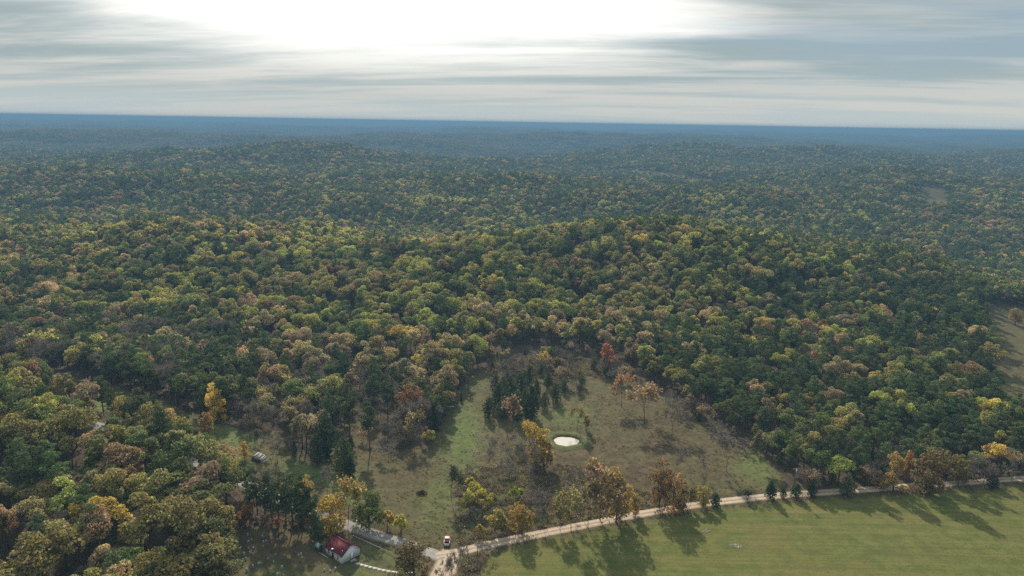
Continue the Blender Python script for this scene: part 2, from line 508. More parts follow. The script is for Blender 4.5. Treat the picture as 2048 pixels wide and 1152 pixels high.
# ------------------------------------------------------------------ ground sheet
def build_ground():
    az_f = np.linspace(rad(-48), rad(48), 420)
    az_b = np.linspace(rad(48), rad(312), 40)[1:-1]
    az = np.concatenate([az_f, az_b])
    nr = 470
    r = 40.0 * (24500 / 40.0) ** (np.linspace(0, 1, nr) ** 1.0)
    A, R_ = np.meshgrid(az, r, indexing='ij')
    X = R_ * np.sin(A); Y = R_ * np.cos(A)
    Z = terrain(X, Y)
    # the road beds are level across: sink the sheet a little beneath them
    near = R_ < 900
    rd = np.full(X.shape, 1e3)
    rd[near] = road_dist(X[near], Y[near])
    Z = Z - 0.10 * (1 - sstep(rd, -0.5, 1.5))
    # pond basin
    pc = W(1132.5, 881)
    pd = np.hypot((X - pc.x) / 5.9, (Y - pc.y) / 5.2)
    Z = Z - 1.3 * (1 - sstep(pd, 1.15, 2.0))
    na, n_r = X.shape
    V = np.stack([X.ravel(), Y.ravel(), Z.ravel()], 1)
    V = np.concatenate([V, [[0, 0, float(Z[:, 0].mean())]]])
    i = np.arange(na)[:, None]; j = np.arange(n_r - 1)[None, :]
    i2 = (i + 1) % na
    q = np.stack([(i * n_r + j), (i2 * n_r + j), (i2 * n_r + j + 1), (i * n_r + j + 1)], -1).reshape(-1, 4)[:, ::-1]
    tri = np.stack([np.full(na, na * n_r), ((np.arange(na) + 1) % na) * n_r, np.arange(na) * n_r], 1)
    flat = np.concatenate([q.ravel(), tri.ravel()])
    sizes = np.concatenate([np.full(len(q), 4), np.full(na, 3)])
    me = mesh_from('ground', V, flat, sizes, [M_GROUND], None, True)
    PX, PY, FD = project(X, Y, Z)
    PX = PX + 9 * fbm(X, Y, 14, 2); PY = PY + 7 * fbm(X + 90, Y, 14, 2)
    mown = inpoly(PX, PY, FIELD)
    lawn = inpoly(PX, PY, LAWN)
    past = inpoly(PX, PY, PASTURE) | inpoly(PX, PY, PATCH) | lawn
    for c in CLEARINGS:
        past |= inpoly(PX, PY, c)
    past |= (rd < 3.0)
    behind = (Y < 165) & (np.abs(X) < 260)
    mown = mown | (behind & (X > -20)); past = past | behind
    blob = lambda bx, by, sx_, sy_: np.exp(-((PX - bx) / sx_) ** 2 - ((PY - by) / sy_) ** 2)
    lush = 0.9 * blob(250, 800, 220, 60) + 0.8 * blob(450, 870, 60, 40) + 1.1 * blob(925, 870, 38, 75) + 0.8 * blob(865, 1010, 70, 50) + 0.9 * blob(610, 940, 90, 30) + 0.9 * blob(700, 985, 40, 30) + 0.8 * blob(1130, 835, 60, 22) + 0.9 * blob(1520, 935, 45, 40) + 0.9 * blob(540, 1148, 60, 18) + 0.9 * blob(740, 1145, 60, 14) + 0.5 * blob(770, 1110, 60, 25) + 0.24
    rust = 0.9 * blob(1110, 960, 110, 55) + 0.7 * blob(1320, 880, 110, 55) + 0.7 * blob(800, 950, 60, 50) + 0.95 * blob(570, 1095, 95, 38) + 0.7 * blob(930, 1130, 40, 30) + 0.6 * blob(1250, 960, 90, 30) + 0.8 * blob(760, 830, 60, 60)
    rust = rust * np.clip(0.75 + 0.9 * fbm(X, Y, 22, 3), 0, 1.3)
    lush = lush * np.clip(0.8 + 0.8 * fbm(X + 50, Y, 26, 2), 0, 1.3)
    lush = np.maximum(lush, 0.9 * np.exp(-((pd - 1.5) / 0.2) ** 2)); rust = np.maximum(rust, 0.8 * np.exp(-((pd - 1.08) / 0.14) ** 2))
    rust = np.where(rd < 2.5, np.maximum(rust, 0.55), rust)
    can = sstep(R_, 2600, 4600)
    zero = lambda a: np.concatenate([np.clip(np.asarray(a, np.float32), 0, 1).ravel(), [0]]).astype(np.float32)
    for nm_, arr in (('mown', mown), ('pasture', past), ('lush', lush), ('bracken', rust), ('canopy', can)):
        at = me.attributes.new(nm_, 'FLOAT', 'POINT')
        at.data.foreach_set('value', zero(arr))
    o = link('ground', me)
    return tag(o, kind='structure')


build_ground()


def build_road(name, mat, lift, label):
    ln, wd = ROAD_LINES[name]
    V = []; ac = []
    prof = [-1.25, -0.9, -0.45, 0.0, 0.45, 0.9, 1.25]
    d = np.gradient(ln, axis=0); d /= np.linalg.norm(d, axis=1)[:, None]
    nrm = np.stack([d[:, 1], -d[:, 0]], 1)
    cum = np.concatenate([[0], np.cumsum(np.linalg.norm(np.diff(ln, axis=0), axis=1))])
    for k in range(len(ln)):
        wob = 1 + 0.14 * float(perlin(np.array([cum[k] / 9.0]), np.array([3.3 + len(name)]))[0])
        for q in prof:
            p = ln[k] + nrm[k] * q * wd / 2 * wob
            z = hz(*p) + lift - (0.14 if abs(q) > 1.2 else 0.0) + 0.05 * (1 - q * q)
            V.append((p[0], p[1], z)); ac.append(q)
    m = len(prof)
    q = np.array([(k * m + j, k * m + j + 1, (k + 1) * m + j + 1, (k + 1) * m + j) for k in range(len(ln) - 1) for j in range(m - 1)])
    me = mesh_from(name, V, q.ravel(), np.full(len(q), 4), [mat], None, True)
    me.attributes.new('across', 'FLOAT', 'POINT').data.foreach_set('value', np.array(ac, np.float32))
    return tag(link(name, me), label, kind='structure')


M_DIRT = road_material('pale_dirt', (0.33, 0.255, 0.185), (0.45, 0.355, 0.265), (0.135, 0.11, 0.062), True)
M_PAVE = road_material('worn_asphalt', (0.20, 0.188, 0.172), (0.275, 0.258, 0.236), (0.12, 0.10, 0.06), False)
build_road('paved_road', M_PAVE, 0.03, 'grey paved road running past the chapel')
build_road('lane', M_DIRT, 0.036, 'dirt lane leaving the road junction')
build_road('dirt_road', M_DIRT, 0.042, 'pale dirt road along the green field')

# pond
pc = W(1132.5, 881)
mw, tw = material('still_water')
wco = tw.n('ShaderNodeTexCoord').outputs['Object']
pw = principled(tw, rgba((0.42, 0.395, 0.32)), 0.09, tw.noise(wco, 2.5, 3.0), 0.01, 0.25, spec=0.8)  # muddy water, its base colour paled to stand for reflected sky glow
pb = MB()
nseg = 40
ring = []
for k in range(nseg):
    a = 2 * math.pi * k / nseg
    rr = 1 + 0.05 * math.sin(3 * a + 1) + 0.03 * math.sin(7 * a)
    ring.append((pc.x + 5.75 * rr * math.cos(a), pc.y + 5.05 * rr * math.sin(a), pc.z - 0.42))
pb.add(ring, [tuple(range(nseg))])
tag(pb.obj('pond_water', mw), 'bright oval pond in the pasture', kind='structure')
V = []; at_l = []; at_b = []
prof = [(0.86, -0.75, 0, 1), (0.97, -0.47, 0, 1), (1.04, -0.22, .2, .9), (1.14, 0.10, .6, .5), (1.28, 0.38, .9, .1), (1.45, 0.42, .9, .1), (1.7, 0.22, .7, .2), (2.0, 0.05, .4, .2), (2.25, -0.35, .3, .2)]
NB = 72
for f_, dz_, l_, m_ in prof:
    for k in range(NB):
        a = 2 * math.pi * k / NB
        rr = 1 + 0.05 * math.sin(3 * a + 1) + 0.03 * math.sin(7 * a) + (0.02 * math.sin(13 * a + f_ * 9) if f_ > 1 else 0)
        vx, vy = pc.x + 5.75 * rr * f_ * math.cos(a), pc.y + 5.05 * rr * f_ * math.sin(a)
        V.append((vx, vy, (pc.z if f_ < 1.3 else hz(vx, vy)) + dz_)); at_l.append(l_); at_b.append(m_)
Q = [(r * NB + k, r * NB + (k + 1) % NB, (r + 1) * NB + (k + 1) % NB, (r + 1) * NB + k) for r in range(len(prof) - 1) for k in range(NB)]
me = mesh_from('pond_bank', V, np.array(Q)[:, ::-1].ravel(), np.full(len(Q), 4), [M_GROUND], None, True)
for nm_, arr in (('mown', [0.0] * len(V)), ('pasture', [1.0] * len(V)), ('lush', at_l), ('bracken', at_b), ('canopy', [0.0] * len(V))):
    me.attributes.new(nm_, 'FLOAT', 'POINT').data.foreach_set('value', np.array(arr, np.float32))
tag(link('pond_bank', me), kind='structure')

# ------------------------------------------------------------------ tree shapes
def leaf_quads(pos, nrm, size, rng, aspect=0.75):
    n = len(pos)
    nrm = nrm / np.maximum(np.linalg.norm(nrm, axis=1), 1e-6)[:, None]
    t = rng.normal(size=(n, 3))
    u = np.cross(nrm, t); u /= np.maximum(np.linalg.norm(u, axis=1), 1e-6)[:, None]
    v = np.cross(nrm, u)
    s = size[:, None] * 0.5
    bend = nrm * s * 0.25
    P = np.stack([pos - u * s, pos - v * s * aspect + bend, pos + u * s, pos + v * s * aspect + bend], 1).reshape(-1, 3)
    Q = np.arange(4 * n).reshape(n, 4)
    return P, Q


def clump_leaves(cl, n_tot, size, rng, keep_in=0.25, jitter=0.7, up=0.25):
    """cl: clump rows (x,y,z,r,flat). Leaves on the shells of the clumps; those buried in another clump mostly dropped."""
    cl = np.asarray(cl)
    wts = cl[:, 3] ** 2; wts = wts / wts.sum()
    idx = rng.choice(len(cl), size=int(n_tot * 1.9), p=wts)
    d = rng.normal(size=(len(idx), 3)); d /= np.linalg.norm(d, axis=1)[:, None]
    low_ = d[:, 2] < -0.35
    keep = ~(low_ & (rng.random(len(d)) < 0.6)); idx = idx[keep]; d = d[keep]
    rr = cl[idx, 3] * (0.70 + 0.38 * rng.random(len(idx)))
    dd = d * rr[:, None]; dd[:, 2] *= cl[idx, 4]
    pos = cl[idx, :3] + dd
    inside = np.zeros(len(pos), bool)
    for k in range(len(cl)):
        q = pos - cl[k, :3]; q[:, 2] /= cl[k, 4]
        inside |= (np.linalg.norm(q, axis=1) < cl[k, 3] * 0.66) & (idx != k)
    keep = ~inside | (rng.random(len(pos)) < keep_in)
    pos = pos[keep][:n_tot]; d = d[keep][:n_tot]
    nr = d + jitter * rng.normal(size=d.shape); nr[:, 2] += up
    sz = size * (0.65 + 0.7 * rng.random(len(pos)))
    return leaf_quads(pos, nr, sz, rng)


def broad_clumps(rng, n, rx, zc_, rz_, low=-0.55):
    """Clumps gathered on a few limbs of unequal reach, so that the outline is uneven and sky or shade shows between."""
    nl = int(rng.integers(4, 7)); lobes = []
    for k in range(nl):
        a = 2 * math.pi * k / nl + rng.uniform(-.5, .5); q = rng.uniform(0.30, 0.62) * rx
        lobes.append((q * math.cos(a), q * math.sin(a), zc_ + rng.uniform(-0.45, 0.35) * rz_, rng.uniform(0.36, 0.58)))
    lobes.append((rng.uniform(-.2, .2) * rx, rng.uniform(-.2, .2) * rx, zc_ + rng.uniform(0.3, 0.55) * rz_, rng.uniform(0.4, 0.55)))
    if low < -0.6:
        for k in range(4):
            a = rng.uniform(0, 6.28)
            lobes.append((0.45 * rx * math.cos(a), 0.45 * rx * math.sin(a), zc_ - 0.62 * rz_, 0.42))
    cl = []
    for k in range(n):
        l = lobes[k % len(lobes)]
        d = rng.normal(size=3); d /= np.linalg.norm(d)
        d[2] = abs(d[2]) if d[2] < -0.5 and low > -0.6 else d[2]
        f = rng.uniform(0.4, 1.0) * l[3] * rx
        r = rng.uniform(0.17, 0.34) * rx
        cl.append((l[0] + d[0] * f, l[1] + d[1] * f, max(l[2] + d[2] * f * rz_ / rx, r * 0.5), r, rng.uniform(0.65, 0.95)))
    return cl


def trunk_mesh(mb, cl, h, r, rng, limbs=6, mi=0, zfork=0.35):
    top = Vector((rng.uniform(-.3, .3), rng.uniform(-.3, .3), h * 0.72))
    fork = Vector((rng.uniform(-.15, .15), rng.uniform(-.15, .15), h * zfork))
    mb.tube((0, 0, -0.6), fork, r, r * 0.72, 6, mi)
    mb.tube(fork, top, r * 0.72, r * 0.2, 5, mi)
    for k in rng.choice(len(cl), min(limbs, len(cl)), replace=False):
        c = Vector(cl[k][:3])
        st = fork.lerp(top, rng.uniform(0.0, 0.5))
        m_ = st.lerp(c, 0.55) + Vector((0, 0, 0.4))
        mb.tube(st, m_, r * 0.38, r * 0.24, 4, mi, False)
        mb.tube(m_, c, r * 0.24, r * 0.08, 4, mi, False)


def make_broad(seed, n_leaf, size, n_clump=20, H=14.0, rx=5.2, limbs=7, mid=0.62, half=0.38):
    rng = np.random.default_rng(seed)
    cl = broad_clumps(rng, n_clump, rx, H * mid, H * half, -0.55 if mid > 0.6 else -0.95)
    cr = MB(); cr.add_np(*clump_leaves(cl, n_leaf, size, rng))
    tk = MB(); trunk_mesh(tk, cl, H, 0.32, rng, limbs)
    return cr, tk


def make_pine(seed, n_leaf, size, H=19.0, rx=3.3, base=0.42):
    rng = np.random.default_rng(seed)
    cl = []; tk = MB()
    tk.tube((0, 0, -0.6), (0, 0, H * 0.55), 0.26, 0.18, 6); tk.tube((0, 0, H * 0.55), (0, 0, H * 0.96), 0.18, 0.05, 5)
    nw = 9
    for k in range(nw):
        f = k / (nw - 1)
        z = H * (base + (0.97 - base) * f)
        prof = (0.6 + 0.8 * f) if f < 0.45 else (0.96 * math.cos((f - 0.45) / 0.55 * 1.12) + 0.02)
        rr = rx * prof * rng.uniform(0.7, 1.25)
        nb = 5 if f < 0.75 else 3
        for b in range(nb):
            a = rng.uniform(0, 6.28)
            q = rr * rng.uniform(0.45, 0.9)
            c = (q * math.cos(a), q * math.sin(a), z + rng.uniform(-.5, .5))
            cl.append((*c, rng.uniform(0.7, 1.35) * rx / 3.3 * (1.0 if f < .8 else .9), 0.62))
            if rng.random() < 0.6:
                tk.tube((0, 0, z - 0.5), c, 0.06, 0.025, 3, 0, False)
    cl.append((0, 0, H * 0.965, 0.8, 1.0))
    cr = MB(); cr.add_np(*clump_leaves(cl, n_leaf, size, rng, 0.35, 0.9, 0.15))
    return cr, tk


def make_cedar(seed, n_leaf, size, H=8.0, rx=2.1):
    rng = np.random.default_rng(seed)
    cl = []; n = 26
    for k in range(n):
        f = (k / (n - 1)) ** 0.8
        z = H * (0.08 + 0.86 * f)
        pr = rx * (min(1, 0.72 + 1.8 * f) if f < 0.16 else max(0.0, 1 - ((f - 0.16) / 0.90) ** 1.7) ** 0.75)
        a = k * 2.4 + rng.uniform(-.4, .4); q = pr * rng.uniform(0.35, 0.7)
        cl.append((q * math.cos(a), q * math.sin(a), z, max(0.35, pr * 0.5) * rng.uniform(.85, 1.2), 1.15))
    tk = MB(); tk.tube((0, 0, -0.4), (0, 0, H * 0.9), 0.15, 0.03, 5)
    cr = MB(); cr.add_np(*clump_leaves(cl, n_leaf, size, rng, 0.25, 0.8, 0.2))
    return cr, tk


def make_bare(seed, H=11.0, spread=0.55, depth=5, twigs=900, leaf=0, leaf_size=0.7, lean=0.0):
    rng = np.random.default_rng(seed)
    tk = MB(); br = MB(); tips = []

    def grow(p, d, L, r, lv):
        q = p + d * L
        (tk if lv < 3 else br).tube(p, q, r, r * 0.68, 5 if lv < 2 else 3, 0, False)
        if lv >= depth:
            tips.append((q, d)); return
        tips.append((q, d)) if lv >= depth - 1 else None
        nb = 3 if rng.random() < 0.45 else 2
        for _ in range(nb):
            s = Vector(rng.normal(size=3)) * spread
            nd = (d + s + Vector((0, 0, 0.22))).normalized()
            grow(q, nd, L * rng.uniform(0.68, 0.88), r * 0.62, lv + 1)
    tk.tube((0, 0, -0.5), (0, 0, 0.2), 0.018 * H * 1.2, 0.012 * H, 6, 0, False)
    grow(Vector((0, 0, 0.1)), Vector((lean, 0, 1)).normalized(), H * 0.26, 0.0115 * H, 0)
    P = np.array([tuple(t[0]) for t in tips]); D = np.array([tuple(t[1]) for t in tips])
    k = rng.integers(0, len(P), twigs)
    d = D[k] + rng.normal(size=(twigs, 3)) * 0.7; d /= np.linalg.norm(d, axis=1)[:, None]
    st = P[k] + rng.normal(size=(twigs, 3)) * 0.12 * H / 11
    L = rng.uniform(0.5, 1.3, twigs)[:, None] * H / 11
    sd = np.cross(d, rng.normal(size=(twigs, 3))); sd /= np.linalg.norm(sd, axis=1)[:, None]
    wq = 0.048
    V = np.stack([st - sd * wq, st + sd * wq, st + d * L], 1).reshape(-1, 3)
    br.add_np(V, np.arange(3 * twigs).reshape(-1, 3))
    cr = None
    if leaf:
        k = rng.integers(0, len(P), leaf)
        pos = P[k] + rng.normal(size=(leaf, 3)) * 0.55 * H / 11
        cr = MB(); cr.add_np(*leaf_quads(pos, rng.normal(size=(leaf, 3)) + [0, 0, .4], leaf_size * (0.6 + 0.8 * rng.random(leaf)), rng))
    top = P[:, 2].max()
    return cr, tk, br, H / top


def make_shrub(seed, n_leaf, size, H=3.2, rx=1.8, n_clump=9):
    rng = np.random.default_rng(seed)
    cl = broad_clumps(rng, n_clump, rx, H * 0.5, H * 0.5)
    cr = MB(); cr.add_np(*clump_leaves(cl, n_leaf, size, rng))
    tk = MB()
    for c in cl[:5]:
        tk.tube((rng.uniform(-.2, .2), rng.uniform(-.2, .2), -0.2), c[:3], 0.06, 0.02, 4, 0, False)
    return cr, tk


SHAPES = {}   # kind -> list of dict(parts=[(name, mesh)], H)


def shape(kind, parts, H):
    SHAPES.setdefault(kind, []).append(dict(parts=parts, H=H))


for s in range(10):
    hh = [14, 14.5, 13, 15, 14, 13.5, 14, 15, 16, 12.5][s]; rx = [5.2, 4.4, 5.8, 4.7, 5.0, 5.6, 3.8, 5.3, 4.0, 6.0][s]
    cr, tk = make_broad(100 + s, 2300, 0.60, 26 + s % 4 * 3, hh, rx)
    shape('broadleaf', [('trunk', tk.mesh('broadleaf_trunk', M_BARK)), ('crown', cr.mesh('broadleaf_crown', M_LEAF))], hh)
for s in range(8):
    hh = [14, 14.5, 13, 15, 14, 13.5, 14, 15][s]; rx = [5.4, 4.8, 5.8, 5.0, 5.2, 5.6, 4.4, 5.2][s]
    cr, tk = make_broad(150 + s, 2700, 0.60, 34 + s % 4 * 3, hh, rx, 8, 0.53, 0.47)
    shape('full', [('trunk', tk.mesh('broadleaf_trunk', M_BARK)), ('crown', cr.mesh('broadleaf_crown', M_LEAF))], hh)
for s in range(4):
    hh = [19, 18, 20, 19][s]
    cr, tk = make_pine(200 + s, 1700, 0.62, hh, [3.3, 3.7, 3.0, 3.5][s], [0.42, 0.36, 0.5, 0.3][s])
    shape('pine', [('trunk', tk.mesh('pine_trunk', M_BARK)), ('crown', cr.mesh('pine_crown', M_NEEDLE))], hh)
for s in range(3):
    cr, tk = make_cedar(300 + s, 1300, 0.42, 8, [2.1, 2.4, 1.8][s])
    shape('cedar', [('trunk', tk.mesh('cedar_trunk', M_BARK)), ('crown', cr.mesh('cedar_crown', M_NEEDLE))], 8)
for s in range(4):
    cr, tk, br, k = make_bare(400 + s, 11, [0.5, 0.6, 0.45, 0.55][s], 5, 1900)
    shape('bare', [('trunk', tk.mesh('bare_trunk', M_TWIG)), ('branches', br.mesh('bare_branches', M_TWIG))], 11 / k)
for s in range(4):
    cr, tk, br, k = make_bare(450 + s, 12, [0.5, 0.55, 0.45, 0.6][s], 5, 500, [800, 1100, 650, 950][s], 0.66)
    shape('sparse', [('trunk', tk.mesh('sparse_trunk', M_BARK)), ('branches', br.mesh('sparse_branches', M_TWIG)), ('crown', cr.mesh('sparse_crown', M_LEAF))], 12 / k)
for s in range(3):
    cr, tk = make_shrub(500 + s, 700, 0.40, 3.4, 1.9, 8 + s)
    shape('shrub', [('stems', tk.mesh('shrub_stems', M_BARK)), ('foliage', cr.mesh('shrub_foliage', M_LEAF))], 3.4)

TINT = {
    'green': (0.160, 0.165, 0.058), 'olive': (0.255, 0.205, 0.074), 'yellow-green': (0.325, 0.290, 0.072), 'golden yellow': (0.480, 0.340, 0.060),
    'tan': (0.360, 0.255, 0.130), 'rust-brown': (0.300, 0.165, 0.090), 'orange': (0.515, 0.216, 0.069), 'dull brown': (0.250, 0.180, 0.110),
    'bright yellow': (0.650, 0.443, 0.059), 'lime': (0.470, 0.412, 0.069),
    'dark green': (0.087, 0.107, 0.043), 'blue-green': (0.076, 0.099, 0.049), 'grey': (0.112, 0.093, 0.078), 'dusky green': (0.130, 0.135, 0.055),
}
TREE_NAME = {'full': 'broadleaf_tree', 'broadleaf': 'broadleaf_tree', 'pine': 'pine_tree', 'cedar': 'cedar_tree', 'bare': 'bare_tree', 'sparse': 'thin_leaved_tree', 'shrub': 'shrub'}
N_IND = {}


def plant(kind, var, x, y, H, rz, tint, label, group=None, wide=1.0, z=None):
    sh = SHAPES[kind][var % len(SHAPES[kind])]
    s = H / sh['H']
    o = thing(TREE_NAME[kind], label, 'shrub' if kind == 'shrub' else 'tree', (x, y, hz(x, y) if z is None else z), rz, group)
    o.scale = (s * wide, s * wide * (0.84 + 0.3 * ((var * 7 + int(abs(x) * 10)) % 10) / 10), s)
    o.rotation_euler = (random.uniform(-.05, .05), random.uniform(-.05, .05), rz)
    for nm_, me in sh['parts']:
        c = link(nm_, me, o)
        c['tint'] = [float(v) for v in tint]
    N_IND[kind] = N_IND.get(kind, 0) + 1
    return o

# ------------------------------------------------------------------ haze: the air between here and the horizon
_gz = np.empty(len(bpy.data.objects['ground'].data.vertices) * 3, np.float32)
bpy.data.objects['ground'].data.vertices.foreach_get('co', _gz)
Z_LOW = float(_gz[2::3].min()) - 1.0
mh, th = material('thin_haze')
pv = th.n('ShaderNodeVolumePrincipled')
pv.inputs['Color'].default_value = (0.140, 0.275, 0.430, 1)
pv.inputs['Density'].default_value = 2.2e-4
pv.inputs['Density Attribute'].default_value = ''
pv.inputs['Anisotropy'].default_value = 0.1
th.n('ShaderNodeOutputMaterial', {'Volume': pv.outputs[0]})
hb = MB()
hb.box((0, 0, (Z_LOW + 147) / 2), (49600, 49600, 147 - Z_LOW))
haze = hb.obj('haze', mh)
tag(haze, 'blue haze over the far woods', kind='stuff')

# ------------------------------------------------------------------ single trees that stand apart
TAKEN = []


def base_top(px, py, top):
    b = W(px, py)
    y0 = float(project(b.x, b.y, b.z)[1]); y1 = float(project(b.x, b.y, b.z + 1.0)[1])
    H = (py - top) / (y0 - y1)
    for _ in range(4):
        yt = float(project(b.x, b.y, b.z + H)[1])
        H *= (py - top) / (py - yt)
    return b, H


